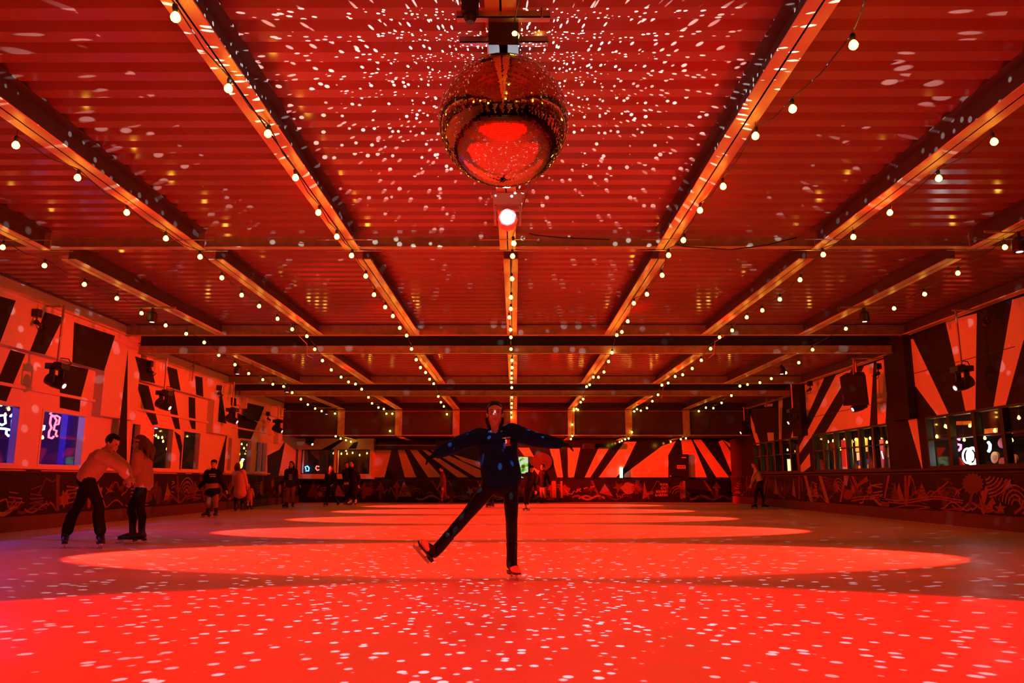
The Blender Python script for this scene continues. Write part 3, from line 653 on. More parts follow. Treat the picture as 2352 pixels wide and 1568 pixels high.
# small black security cameras on the side walls
def wall_cam(px, py, s, label):
    c = onX(px, py, s*(FACE-.02)); t = thing('security_camera', label, 'camera', c, 'small cameras on the side walls'); q = -s
    m = MB(); m.box(c+V((s*.018, -.07, .0)), c+V((q*.10, .07, .15)), BLKMET); m.build('junction_box', t)
    m = MB(); m.cyl(c+V((q*.05, 0, 0)), c+V((q*.05, 0, -.06)), .015, BLKMET, 8); m.build('bracket', t)
    m = MB(); a = c+V((q*.05, 0, -.10)); m.ell(a, ((1, 0, 0), (0, 1, 0), (0, 0, 1)), (.05, .05, .05), BLKMET); m.cyl(a, a+V((q*.10, -.03, -.06)), .035, BLKMET, 10); m.build('camera_head', t)
    m = MB(); m.tube([c+V((q*.03, .03, -.14)), c+V((q*.01, .12, -.2)), c+V((q*.0, .3, -.22)), c+V((q*.0, .45, -.1))], .008, RUBBER, 6); m.build('cable', t)
for px, py, s, lab in ((79, 728, -1, 'small black camera high on the left wall, nearest the camera'), (340, 842, -1, 'small black camera on a black stripe, left wall past the double beam'), (500, 896, -1, 'small black camera beside a narrow black wedge on the left wall'),
                       (613, 955, -1, 'small black camera at the far end of the left wall'), (2274, 728, 1, 'small camera high on a black stripe of the right wall'), (2021, 848, 1, 'small black camera right of the hanging loudspeaker'), (1864, 886, 1, 'small black camera on a cream stripe left of the hanging loudspeaker')):
    wall_cam(px, py, s, lab)

# loose cables
REDC = mat('pinkish_cable', (.5, .25, .2), .5)
def cable(pts, label, r=.012, name='cable_loop', m_=None):
    m = MB(); m.tube(pts, r, m_ or REDC, 8); return tag(m.build(name, None, True), label, 'cable')
Yc = 21.5
P = [(485, 1265), (490, 1310), (520, 1380), (580, 1412), (625, 1370), (610, 1320), (560, 1345), (480, 1350), (400, 1315), (365, 1350), (380, 1390), (430, 1385), (450, 1340), (400, 1310), (440, 1370), (430, 1470), (420, 1545)]
cable([onY(350+a/4.612, 540+b/4.612, Yc) for a, b in P], 'loose coil of cable dangling by the upper left wall', .018)
for pts, lab in (([(683, 768, 17.7), (705, 790, 18.2), (705, 816, 18.4), (718, 822, 19)], 'thin red cable bent around the double cross beam, left of centre'), ([(1668, 768, 17.7), (1642, 785, 18.2), (1641, 812, 18.4), (1628, 822, 19)], 'thin red cable bent around the double cross beam, right side'),
                 ([(1530, 880, 24.4), (1523, 890, 25.2), (1523, 908, 25.5), (1518, 914, 26)], 'short red cable on the farther cross beam, right side')):
    cable([onY(*p) for p in pts], lab)
cable([onY(x, y, 11.0) for x, y in ((1530, 553), (1570, 566), (1680, 573), (1760, 563), (1830, 545))], 'black cable drooping across the roof right of the mirror ball', .008, 'drooping_cable', RUBBER)
cable([onY(x, y, 11.0) for x, y in ((1195, 530), (1230, 540), (1290, 546), (1400, 550))], 'black cable drooping under the roof just right of the spotlight', .008, 'drooping_cable', RUBBER)

# ------------------------------------------------------------------ rooms behind the windows
PUR = mat('dim_violet_wall', (.10, .06, .13), .8, noise=.3)
WDIM = mat('dim_room_wall', (.06, .04, .035), .8, noise=.4)
m = MB(); X = -13.2
m.box((X-.1, 11, 0), (X, 31, 3.2), PUR); m.box((X, 11, 3.1), (-WALL-.17, 31, 3.2), PUR); m.box((X, 11, 0), (-WALL-.17, 31, .1), WDIM)
for y in (11, 18.4, 24.8, 30.9): m.box((X, y, 0), (-WALL-.17, y+.1, 3.2), PUR)
struct(m, 'wall_left_room')
m = MB(); X = 13.0
m.box((X, 12.4, 0), (X+.1, 31.5, 3.2), WDIM); m.box((WALL+.17, 12.4, 3.1), (X, 31.5, 3.2), WDIM); m.box((WALL+.17, 12.4, 0), (X, 31.5, .1), WDIM)
for y in (12.4, 18.8, 25, 31.4): m.box((WALL+.17, y, 0), (X, y+.1, 3.2), WDIM)
struct(m, 'wall_right_room')
def neon(polys, col, label, s=9, r=.022, cat='neon sign', name='neon_sign', fn=None, strength=None):
    m = MB()
    for p in polys: m.tube([fn(*q) for q in p], r, glow('neon_%s' % '_'.join('%02d' % int(c*99) for c in col), col, s), 8)
    return tag(m.build(name, None, True), label, cat)
NX = -10.15; k = 4.6114
fl = lambda a, b: onX(a/k, 900+b/k, NX)
neon([[(0, 250), (50, 245), (60, 330), (20, 350), (0, 340)], [(0, 385), (60, 390), (100, 400)], [(110, 260), (125, 240), (150, 270), (205, 255), (200, 300), (130, 300), (125, 360), (150, 350), (160, 300)], [(160, 300), (205, 300), (200, 360), (165, 365)],
      [(70, 405), (65, 440), (90, 465), (130, 450), (130, 405), (170, 405), (205, 400)], [(150, 450), (195, 460), (200, 430)]], (.30, .60, 1), 'white and blue neon sign in the leftmost window', fn=fl, s=6, r=.022)
neon([[(560, 205), (530, 230), (560, 250)], [(540, 260), (600, 250), (635, 270), (620, 340), (580, 350), (600, 300), (580, 270)], [(540, 260), (530, 330), (545, 380), (520, 420), (515, 480), (550, 490), (570, 470)], [(580, 350), (570, 400), (600, 410), (590, 450), (605, 470)]],
     (1, .09, .15), 'pink and red neon sign in the second window from the left', fn=fl, s=5, r=.022)
neon([[(425, 365), (425, 400), (450, 400)], [(440, 360), (470, 360), (465, 395), (445, 390)]], (.55, .7, 1), 'tiny white neon mark beside the pink neon sign', fn=fl, s=6)
BLUE = mat('blue_lit_post', (.05, .04, .75), .5)  # the blue light on the post is put into its colour
a = onX(690/k, 1000, -9.9)
m = MB(); m.box((-9.97, a.y-.08, .101), (-9.83, a.y+.12, 3.099), BLUE); tag(m.build('post'), 'blue-lit post behind the second window from the left', 'post')
for (y, c, e) in ((14.0, (.04, .07, 1), 130), (16.2, (.35, .03, .8), 45), (20.6, (.6, .12, .3), 5), (27, (.4, .2, .7), 7)): lamp('room_light', 'POINT', (-11.0, y, 2.8), e, c, shadow_soft_size=.03)
k2 = 4.6129; f5 = lambda a, b: onX(250+a/k2, 760+b/k2, -11.0); k6 = 4.7519; f6 = lambda a, b: onX(450+a/k6, 860+b/k6, -10.6)
neon([[(490, 1010), (510, 1005), (512, 1028), (490, 1030), (490, 1010)]], (.12, .25, 1), 'small blue glow at the top of the window behind the companion', fn=f5, s=5)
neon([[(750, 1430), (775, 1445), (755, 1460), (750, 1430)]], (.1, 1, .25), 'small green light low in the dark left window', fn=f5, s=4)
neon([[(500, 925), (525, 925)], [(512, 915), (512, 950)]], (.8, .9, 1), 'small white light in the left window above the coat wearer', fn=f6, s=6)
YEL = glow('amber_lamp', (1, .62, .12), 2.2)
for px, py, x, r, lab in ((488+66, 1066, -10.6, .10, 'amber glowing lamp in the left window beyond the hooded skater'),):
    c = onX(px, py, x); m = MB(); m.ell(c, ((1, 0, 0), (0, 1, 0), (0, 0, 1)), (r*.6, r, r*1.6), YEL); tag(m.build('lamp', None, True), lab, 'lamp')
# little string lights reflected in the rooms, imitated by glowing bulbs on cords
def glints(pts, fn, label, grp):
    for i, p in enumerate(pts):
        c = fn(*p)
        if abs(c.x) > WALL and c.y > 30.8: continue
        m = MB(); m.lathe([(.010, .05), (.018, .03), (.030, 0), (.020, -.025), (.004, -.032)], BULBM, 8, c)
        if abs(c.x) > WALL and c.y < 32: m.tube([c+V((0, 0, .04)), V((c.x, c.y, 3.1))], .003, CORD, 5)
        o = m.build('bulb_reflection', None, True); tag(o, label, 'light bulb', grp)
glints([(10, 135), (92, 182), (175, 160), (55, 245), (450, 485), (410, 480), (705, 497)], lambda a, b: onX(a/k, 900+b/k, -10.4), 'reflection of a tiny warm bulb in the two neon sign windows', 'bulb reflections in the neon rooms')
glints([(470, 1105), (500, 1110), (525, 1130), (565, 1130), (650, 1080), (615, 1250), (810, 1110), (575, 1170)], f5, 'reflection of a tiny warm bulb in the window with the companion', 'bulb reflections in the middle left room')
glints([(350, 730), (500, 760), (560, 770), (525, 805), (445, 865), (475, 870), (560, 885)], f6, 'reflection of a tiny warm bulb in the far left windows', 'bulb reflections in the far left room')

# right rooms: coloured boards, discs, shelves and a white neon zero
k4 = 4.6133; xr = lambda x: 9.95+(x-10.9)*.5; g4 = lambda a, b, x=11.0: onX(2052+a/k4, 900+b/k4, xr(x)); g7 = lambda a, b, x=11.0: onX(1760+a/k4, 780+b/k4, xr(x))
def board(p, x, fn, mm, label, name='wall_panel', cat='panel', th=.04):
    m = MB(); m.slab([fn(a, b, x) for a, b in p], (th, 0, 0), mm); return tag(m.build(name), label, cat)
def ring(c, rx, ry, fn, x):
    return [fn(c[0]+rx*math.cos(a*PI/10), c[1]+ry*math.sin(a*PI/10), x) for a in range(21)]
NW = glow('neon_white', (.85, 1, .98), 9); t0 = g4(830, 680)
t = thing('neon_sign', 'bright white double ring neon in the nearest right window', 'neon sign', t0)
for nm, c, rx, ry, x, r in (('front_ring', (837, 680), 52, 86, 10.98, .032), ('inner_ring', (830, 680), 18, 46, 10.97, .014), ('rear_ring', (785, 675), 50, 78, 11.05, .018)):
    m = MB(); m.tube(ring(c, rx, ry, g4, x), r, NW, 8, cap=False); m.build(nm, t, True)
R_ = mat('red_sign', (.55, .03, .03), .5); Y_ = mat('yellow_sign', (.75, .48, .08), .5, noise=.2); BL_ = mat('blue_sign', (.05, .10, .6), .5); GR_ = mat('green_sign', (.03, .45, .12), .5); WH_ = mat('white_sign', (.8, .78, .7), .5)
def disc(c, rx, ry, mm, lab, x=11.2, ringm=None):
    m = MB(); m.slab(ring(c, rx, ry, g4, x)[:-1], (.04, 0, 0), mm)
    if ringm: m.slab(ring(c, rx*.45, ry*.45, g4, x-.01)[:-1], (.01, 0, 0), ringm)
    tag(m.build('round_sign'), lab, 'sign')
disc((1070, 693), 40, 62, Y_, 'round yellow disc beside the blue arc in the nearest right window', ringm=mat('ochre_ink', (.5, .3, .05), .5))
disc((1205, 640), 38, 62, Y_, 'round yellow disc with red edge, second in the nearest right window', ringm=R_)
disc((1150, 540), 45, 55, R_, 'round red disc above the yellow discs in the nearest right window')
disc((1155, 745), 40, 50, R_, 'round red disc below the yellow discs in the nearest right window')
disc((1275, 720), 32, 60, Y_, 'round yellow disc lowest right in the nearest right window')
neon([[(1005, 530), (1025, 560), (1022, 605), (1008, 630)]], (.2, .6, 1), 'curved blue neon arc left of the yellow discs', fn=g4, s=9, r=.03)
neon([[(680, 555), (715, 560), (712, 600), (690, 620)], [(670, 490), (700, 505)]], (1, .15, .5), 'pink neon curve left of the white double ring', fn=g4, s=5, r=.025)
board([(690, 690), (745, 780), (745, 800), (705, 800)], 11.1, g4, R_, 'red slanted board under the white double ring neon')
board([(665, 310), (865, 305), (865, 345), (665, 350)], 11.1, g4, Y_, 'long yellow board above the white double ring neon', 'shelf_board', 'board')
board([(960, 390), (1085, 380), (1085, 440), (960, 445)], 11.1, g4, Y_, 'yellow board above the blue neon arc', 'shelf_board', 'board')
board([(-60, 405), (35, 405), (35, 500), (-60, 500)], 10.9, g4, Y_, 'yellow panel above the green one, middle right window')
board([(-60, 505), (60, 505), (60, 690), (-60, 690)], 10.9, g4, GR_, 'green panel in the middle right window, end nearest the camera')
board([(-50, 700), (65, 700), (65, 815), (-50, 815)], 10.9, g4, BL_, 'blue panel under the green one, middle right window')
board([(940, 1040), (1060, 1040), (1065, 1185), (945, 1185)], 11.0, g7, Y_, 'large yellow panel lit up in the middle right window')
board([(955, 1195), (1040, 1195), (1040, 1280), (960, 1280)], 11.0, g7, WH_, 'white panel below the large yellow one')
board([(975, 1275), (1070, 1265), (1070, 1330), (980, 1330)], 10.95, g7, BL_, 'blue panel with yellow below it, middle right window')
board([(975, 1335), (1070, 1320), (1072, 1395), (980, 1395)], 10.95, g7, Y_, 'yellow low panel below the blue one, middle right window')
board([(790, 1060), (835, 1060), (850, 1400), (805, 1400)], 10.9, g7, R_, 'tall red panel in the middle right window')
board([(840, 1110), (900, 1060), (915, 1400), (855, 1400)], 11.1, g7, Y_, 'tall yellow panel beside the tall red one')
board([(710, 1090), (745, 1090), (760, 1390), (725, 1390)], 11.0, g7, Y_, 'narrow yellow panel in the middle right window')
board([(560, 1250), (620, 1250), (620, 1400), (570, 1400)], 10.9, g7, mat('rust_sign', (.35, .10, .05), .6), 'rust coloured low panel, far pane of the middle right window')
board([(1120, 1060), (1240, 1060), (1245, 1390), (1140, 1390)], 11.3, g7, mat('dark_red_sign', (.25, .02, .03), .6), 'dark red panel in the middle right window')
neon([[(1145, 1245), (1155, 1370)], [(1220, 1180), (1240, 1260)]], (.5, .6, 1), 'thin bluish light tubes before the dark red panel', fn=lambda a, b: g7(a, b, 11.0), s=5, r=.014)
k8 = 5.059; g8 = lambda a, b, x=11.0: onX(1640+a/k8, 880+b/k8, xr(x))
board([(825, 880), (880, 880), (890, 1045), (835, 1045)], 11.0, g8, glow('lit_sign', (1, .80, .35), 1.4), 'bright cream lit sign in the far right window', 'lit_sign', 'sign')
for y, x, e in ((15.2, 9.8, 8), (17.0, 9.8, 5), (20.1, 9.8, 60), (21.6, 9.8, 150), (22.6, 9.8, 100), (28, 9.9, 4)): lamp('room_light', 'SPOT', (9.72, y, 2.95), e*2, (1, .74, .36), (10.15, y, 1.7), spot_size=math.radians(130), spot_blend=.6, shadow_soft_size=.03)
glints([(460, 475), (550, 365), (565, 372), (750, 508), (875, 505), (970, 490), (1075, 412), (1330, 275), (810, 360), (1255, 512), (1215, 365), (1160, 370)], g4, 'reflection of a tiny warm bulb in the nearest right window', 'bulb reflections in the near right room')
glints([(560, 1097), (655, 1082), (708, 1073), (826, 1062), (947, 1060), (1040, 1050), (1100, 1046), (1170, 985), (1308, 953), (1278, 1090), (785, 1160)], g7, 'reflection of a tiny warm bulb in the middle right window', 'bulb reflections in the middle right room')
glints([(730, 780), (720, 815), (635, 830), (470, 840), (855, 775), (935, 790), (545, 865), (520, 880)], lambda a, b: g8(a, b, 11.0), 'reflection of a tiny warm bulb in the far right window', 'bulb reflections in the far right room')
# far wall odds and ends
def pF(x, y): return onY(x, y, YFAR-.03)
GS = bpy.data.materials.new('lit_screen'); GS.use_nodes = True; nt = GS.node_tree; b = nt.nodes['Principled BSDF']; b.inputs['Base Color'].default_value = (.01, .01, .01, 1); b.inputs['Specular IOR Level'].default_value = .1
tcn = nt.nodes.new('ShaderNodeTexCoord'); nz = nt.nodes.new('ShaderNodeTexNoise'); nz.inputs['Scale'].default_value = 4.5; cr = nt.nodes.new('ShaderNodeValToRGB')
for pos, c in ((0, (.0, .02, .05, 1)), (.38, (.0, .06, .02, 1)), (.46, (.04, .55, .05, 1)), (.52, (.5, .85, .10, 1)), (.58, (.8, 1, .8, 1)), (.68, (.05, .3, .5, 1))):
    e = cr.color_ramp.elements.new(pos); e.color = c
nt.links.new(tcn.outputs['Object'], nz.inputs[0]); nt.links.new(nz.outputs['Fac'], cr.inputs[0]); nt.links.new(cr.outputs[0], b.inputs['Emission Color']); b.inputs['Emission Strength'].default_value = .8
for x0, y0, x1, y1, lab in ((1191, 1049, 1213, 1087, 'bright green and yellow lit screen right beside the skater'), (1190, 1091, 1206, 1097, 'small pale green lit strip below the bright screen')):
    a, b = pF(x0, y0), pF(x1, y1); t = thing('lit_screen', lab, 'screen', ((a.x+b.x)/2, YFAR-.03, b.z))
    m = MB(); m.box((a.x, YFAR-.09, b.z), (b.x, YFAR-.07, a.z), GS); m.build('display', t); m = MB(); m.box((a.x-.03, YFAR-.07, b.z-.03), (b.x+.03, YFAR-.006, a.z+.03), BLKMET); m.build('case', t)
a = pF(1427, 1073); b = pF(1427, 1097)
m = MB(); m.tube([a, (a+b)/2, b], .07, glow('greenish_tube', (.55, 1, .62), 1.6), 10); tag(m.build('light_tube', None, True), 'upright greenish white light tube low on the far wall', 'light')
c = pF(1245, 1060); m = MB(); m.slab([c+V((.44*math.cos(a*PI/14), 0, .40*math.sin(a*PI/14))) for a in range(28)], (0, .024, 0), mat('olive_disc', (.05, .042, .022), .6, noise=.6, nscale=4))
tag(m.build('wall_disc'), 'round olive disc on the far wall behind two standing people', 'disc')
glints([(766, 1041), (784, 1042), (797, 1042), (810, 1040), (826, 1045), (843, 1041), (795, 1035)], lambda a, b: onY(a, b, YB+.3), 'reflection of a tiny warm bulb in the far corner window', 'bulb reflections in the far corner windows')
for pl, col, lab in (([[(703, 1078), (701, 1072), (706, 1070), (710, 1074), (709, 1081), (702, 1081)]], (.1, .5, 1), 'small blue neon sign in the far corner window'), ([[(733, 1071), (727, 1070), (725, 1075), (729, 1080), (733, 1078)]], (1, .1, .08), 'small red neon letter in the far corner window')):
    neon(pl, col, lab, fn=lambda a, b: onY(a, b, YB+.3), s=4, r=.025)
# ------------------------------------------------------------------ people
SKIN = mat('skin', (.55, .34, .25), .5, noise=.08, nscale=12)
SKIN2 = mat('skin_pale', (.66, .45, .36), .5, noise=.08, nscale=12)
HAIRB = mat('black_hair', (.008, .008, .009), .5, spec=.15, noise=.4, nscale=40)
HAIRN = mat('brown_hair', (.10, .045, .025), .5, noise=.4, nscale=40)
EYEW = mat('eye_white', (.7, .68, .65), .3); EYED = mat('eye_dark', (.02, .012, .01), .2)
LIP = mat('lips', (.42, .12, .11), .45)
NAVY = mat('navy_jacket', (.004, .022, .10), .75, spec=.08, noise=.4, nscale=14, bump=.25)
SPARK = mat('glittery_black_leggings', (.006, .010, .012), .5, noise=.8, nscale=160, rnoise=.2, spec=.15)
BLKC = mat('black_cloth', (.014, .012, .013), .8, spec=.08, noise=.4, nscale=20, bump=.15)
DKC = mat('dark_cloth', (.03, .022, .024), .8, spec=.08, noise=.4, nscale=20)
BLADE = mat('steel_blade', (.6, .6, .62), .2, metal=1)
BOOTB = mat('black_boot', (.014, .013, .013), .4); BOOTW = mat('white_boot', (.75, .68, .60), .45); BOOTT = mat('tan_boot', (.62, .42, .26), .45)
SOLE = mat('boot_sole', (.02, .015, .012), .5)
def cat_pts(pts, rad, sub=4):        # smooth a joint chain
    P = [V(p) for p in pts]; o = []; r = []
    for i in range(len(P)-1):
        p0 = P[max(0, i-1)]; p1, p2 = P[i], P[i+1]; p3 = P[min(len(P)-1, i+2)]
        for j in range(sub):
            t = j/sub; o.append(.5*((2*p1)+(p2-p0)*t+(2*p0-5*p1+4*p2-p3)*t*t+(3*p1-p0-3*p2+p3)*t**3)); a, b = rad[i], rad[i+1]
            r.append(tuple(x+(y-x)*t for x, y in zip(a, b)) if isinstance(a, tuple) else a+(b-a)*t)
    o.append(P[-1]); r.append(rad[-1]); return o, r
def limb(mb, pts, rad, m, **k):
    a, b = cat_pts(pts, rad); mb.tube(a, b, m, k.get('n', 12), round_=True, flat=k.get('flat'))
class Fig: pass
def person(label, Y, f, head, neck, pelvis, elA, wrA, elB, wrB, knA, knB, footA, footB, S=1.0, toeA=None, toeB=None, face=None, top=None, legs=None, skin=SKIN, hair=HAIRB, hairstyle='short',
           boots=BOOTB, vox=.012, bulk=1.0, hem=-.02, sleeve=True, legbulk=1.0, flare=0, cuff=0, ankA=None, ankB=None, handsm=None, up=None, eyes=True, drop=.005, sw=1.0, coat=0, leglen=1.0, spread=None, curl=.5, blades=True, downA=None, downB=None):
    f = V(f).normalized(); face = V(face).normalized() if face else f
    W = lambda p: onY(p[0], p[1], Y+(p[2] if len(p) > 2 else 0))
    H, N, P = W(head), W(neck), W(pelvis)
    tu = (N-P).normalized(); lat = f.cross(V((0, 0, 1))).normalized(); lat = (lat-tu*lat.dot(tu)).normalized(); fw = tu.cross(lat)
    if fw.dot(f) < 0: fw = -fw
    sh = .165*S*sw; hp = .085*S*sw
    C = P+(N-P)*.70; sp = P+(N-P)*.88
    shA, shB = sp+lat*sh, sp-lat*sh; hA, hB = P+lat*hp, P-lat*hp
    eA, wA, eB, wB, kA, kB = [W(p) for p in (elA, wrA, elB, wrB, knA, knB)]
    feet = []
    for ft, an, toe, dn in ((footA, ankA, toeA, downA), (footB, ankB, toeB, downB)):
        toe = V(toe).normalized() if toe else f
        if an: a = W(an); u = -V(dn).normalized()
        else:
            g = onY(ft[0], ft[1], Y+(ft[2] if len(ft) > 2 else 0)); a = V((g.x, g.y, (.165 if blades else .10)*S))-V((toe.x, toe.y, 0))*.03; u = V((0, 0, 1))
        toe = (toe-u*toe.dot(u)).normalized(); feet.append((a, toe, u))
    (aA, tA, uA), (aB, tB, uB) = feet
    g = V((P.x, Y, 0)); t = thing('person', label, 'person', g)
    # one continuous body
    m = MB()
    limb(m, [P-tu*.06*S, P+tu*.04*S, P+(N-P)*.35, C, sp, N-tu*.02*S], [(.15*S, .105*S), (.155*S, .11*S), (.125*S, .095*S), (.155*S, .11*S), (.14*S, .085*S), (.06*S, .055*S)], skin, flat=lat, n=18)
    fu = (H-N).normalized()*.6+V((0, 0, 1))*.4; fu = (up and V(up) or fu).normalized(); fl = face.cross(fu).normalized(); fu = fl.cross(face).normalized()
    if fu.z < 0: fu = -fu
    ff = fu.cross(fl); ff = ff if ff.dot(face) > 0 else -ff
    m.tube([N-tu*.04*S, N+(H-N)*.35, H-fu*.03*S-ff*.01*S], [.058*S, .050*S, .052*S], skin, 12)
    Q = lambda a, b, c: H+(fl*a+ff*b+fu*c)*S
    ax = (fl, ff, fu)
    e = lambda a, b, c, r: m.ell(Q(a, b, c), ax, [q*S for q in r], skin)
    e(0, -.012, .032, (.074, .092, .090)); e(0, .020, -.042, (.061, .064, .072)); e(0, .052, -.098, (.026, .024, .018)); e(0, .074, .028, (.050, .016, .012))
    for s in (-1, 1):
        e(s*.035, .062, -.030, (.026, .022, .024)); e(s*.076, -.008, -.010, (.010, .022, .032)); e(s*.020, .060, -.085, (.022, .016, .02))
    m.tube([Q(0, .080, .015), Q(0, .094, -.012), Q(0, .104, -.030)], [.009*S, .010*S, .014*S], skin, 8, round_=True); e(0, .086, -.034, (.019, .014, .009))
    e(0, .078, -.068, (.026, .012, .014))
    hnds = []
    for s_, e_, w_ in ((shA, eA, wA), (shB, eB, wB)):
        limb(m, [s_-(s_-sp)*.2, s_, (s_+e_)/2, e_, (e_*.6+w_*.4), w_], [.050*S, .052*S, .046*S, .039*S, .038*S, .026*S], skin)
        d = (w_-e_).normalized(); n_ = d.cross(V((0, 0, 1)).cross(d)).normalized() if abs(d.z) < .95 else lat
        n_ = (V((0, 0, 1))-d*d.z).normalized() if abs(d.z) < .95 else (lat-d*lat.dot(d)).normalized(); sd = d.cross(n_)
        if sd.dot(f) < 0: sd = -sd
        hm = MB() if handsm else m; mm = handsm or skin; gk = 1.12 if handsm else 1.0
        hm.ell(w_+d*.045*S, (d, sd, n_), (.052*S*gk, .040*S*gk, .017*S*gk), mm)
        for j, (o, L) in enumerate(((.030, .070), (.010, .078), (-.011, .074), (-.030, .058))):
            b = w_+d*.082*S+sd*o*S; c1 = d*math.cos(curl*.5)-n_*math.sin(curl*.5); c2 = d*math.cos(curl*1.2)-n_*math.sin(curl*1.2); fan = sd*o*.5*S
            r = .0088*S*gk if vox < .008 else .0105*S
            hm.tube([b-d*.02*S, b+c1*L*.45*S+fan*.4, b+c1*L*.45*S+c2*L*.55*S+fan], [r*1.05, r, r*.82], mm, 8, round_=True)
        b = w_+d*.025*S+sd*.034*S; r = .010*S*gk; hm.tube([b-sd*.012*S, b+sd*.022*S+d*.022*S-n_*.008*S, b+sd*.030*S+d*.050*S-n_*.014*S], [r*1.1, r, r*.85], mm, 8, round_=True)
        if handsm: limb(hm, [w_-d*.05*S, w_, w_+d*.03*S], [.036*S, .033*S, .030*S], mm); hnds.append(hm)
    for h_, k_, (a_, t_, u_) in ((hA, kA, feet[0]), (hB, kB, feet[1])):
        k_ = k_+(fw*.015*S); mid = (k_*.68+a_*.32)-fw*.018*S
        limb(m, [h_+tu*.02*S, (h_*.6+k_*.4), k_, mid, a_], [.085*S, .076*S, .053*S, .055*S, .036*S], skin)
        limb(m, [a_-t_*.03*S-u_*.05*S, a_+t_*.06*S-u_*.05*S, a_+t_*.15*S-u_*.065*S], [.034*S, .036*S, .026*S], skin)
    body = m.build('body', t, remesh=vox)
    for hm in hnds: hm.build('glove', t, remesh=vox)
    if eyes:
        for s in (-1, 1):
            m = MB(); m.ell(Q(s*.031, .071, .004), ax, (.0135*S, .010*S, .0062*S), EYEW, 10, 7); ey = m.build('eye', t, True)
            m = MB(); m.ell(Q(s*.031, .0785, .0035), ax, (.0062*S, .004*S, .0058*S), EYED, 8, 6); m.build('iris', ey, True)
            m = MB(); m.tube([Q(s*.014, .088, .026), Q(s*.032, .088, .032), Q(s*.052, .076, .024)], [.002*S, .0034*S, .002*S], hair, 6); m.build('eyebrow', t, True)
        m = MB(); m.tube([Q(-.022, .081, -.066), Q(-.008, .090, -.063), Q(0, .0905, -.065), Q(.008, .090, -.063), Q(.022, .081, -.066)], [.002*S, .006*S, .005*S, .006*S, .002*S], LIP, 7)
        m.tube([Q(-.020, .081, -.068), Q(0, .089, -.075), Q(.020, .081, -.068)], [.002*S, .008*S, .002*S], LIP, 7); m.build('lips', t, remesh=.003*S, sm=1)
    # hair
    m = MB()
    m.ell(Q(0, -.032, .040), ax, (.082*S, .088*S, .092*S), hair); (m.ell(Q(0, .004, .086), ax, (.060*S, .064*S, .042*S), hair) if hairstyle == 'short' else 0)
    for s in (-1, 1): m.ell(Q(s*.070, -.014, .030), ax, (.014*S, .040*S, .052*S), hair)
    if hairstyle == 'long':
        for s in (-1, 0, 1): limb(m, [Q(s*.05, -.075, .03), Q(s*.075, -.078, -.10), Q(s*.085, -.06, -.22), Q(s*.08, -.05, -.33)], [.045*S, .045*S, .040*S, .022*S], hair)
    if hairstyle == 'bob':
        for s in (-1, 0, 1): limb(m, [Q(s*.05, -.07, .03), Q(s*.075, -.06, -.06), Q(s*.07, -.05, -.14)], [.04*S, .04*S, .025*S], hair)
    if hairstyle != 'short': m.ell(Q(0, -.012, .072), ax, (.075*S, .079*S, .064*S), hair)
    if hairstyle == 'tied':
        m.ell(Q(0, -.12, .03), ax, (.04*S, .04*S, .04*S), hair)
    m.build('hair', t, remesh=max(.007, vox))
    # top garment
    if top:
        b = bulk; m = MB(); base = P-(N-P).normalized()*(-hem)*S if hem < 0 else P+tu*hem*S
        secs = [base, P+tu*.10*S, P+(N-P)*.45, C, sp+tu*.005*S, N-tu*drop*S]
        limb(m, secs, [(.168*S*b, .122*S*b), (.170*S*b, .128*S*b), (.160*S*b, .124*S*b), (.178*S*b, .134*S*b), (.160*S, .105*S), (.078*S, .074*S)], top, flat=lat, n=20)
        if coat:
            limb(m, [P+tu*.1*S, P-V((0, 0, coat*.5*S)), P-V((0, 0, coat*S))], [(.165*S*b, .12*S*b), (.18*S*b, .15*S*b), (.20*S*b, .17*S*b)], top, flat=lat, n=20)
        if sleeve:
            for s_, e_, w_ in ((shA, eA, wA), (shB, eB, wB)):
                limb(m, [s_-(s_-sp)*.3, s_, (s_+e_)/2, e_, (e_+w_)/2, w_-(w_-e_).normalized()*.015], [.074*S, .076*S*b, .070*S*b, .064*S*b, .060*S*b, .046*S*b], top)
        else:
            for s_, e_ in ((shA, eA), (shB, eB)): limb(m, [s_-(s_-sp)*.3, s_, s_*.7+e_*.3], [.06*S, .062*S, .056*S], top)
        m.build('jacket' if sleeve else 'shirt', t, remesh=vox)
    if legs:
        m = MB(); b = legbulk
        limb(m, [P-tu*.05*S, P+tu*.02*S, P+tu*.10*S], [(.16*S, .118*S), (.165*S*min(b, 1.08), .122*S), (.140*S, .108*S)], legs, flat=lat, n=18)
        for h_, k_, (a_, t_, u_) in ((hA, kA, feet[0]), (hB, kB, feet[1])):
            k_ = k_+(fw*.015*S); mid = (k_*.65+a_*.35)-fw*.02*S; en = a_+(k_-a_).normalized()*(cuff if cuff else .06)*S
            limb(m, [h_+tu*.02*S, h_*.6+k_*.4, k_, mid, en], [.092*S*b, .084*S*b, .062*S*b, (.062+flare*.4)*S*b, (.045+flare)*S*b], legs)
        m.build('trousers', t, remesh=vox)
    for i, (a_, t_, u_) in enumerate(feet):
        bt = boots[i] if isinstance(boots, (list, tuple)) else boots
        m = MB(); sd = t_.cross(u_)
        lg = ((kA, kB)[i]-a_).normalized(); limb(m, [a_+lg*.13*S-t_*.006*S, a_+u_*.03*S, a_-u_*.03*S-t_*.012*S], [.052*S, .050*S, .052*S], bt)
        limb(m, [a_-u_*.045*S-t_*.035*S, a_-u_*.045*S+t_*.05*S, a_-u_*.060*S+t_*.13*S, a_-u_*.068*S+t_*.18*S], [(.040*S, .044*S), (.043*S, .042*S), (.044*S, .034*S), (.030*S, .022*S)], bt, flat=sd)
        bo = m.build('skate_boot', t, remesh=max(.007, vox*.8))
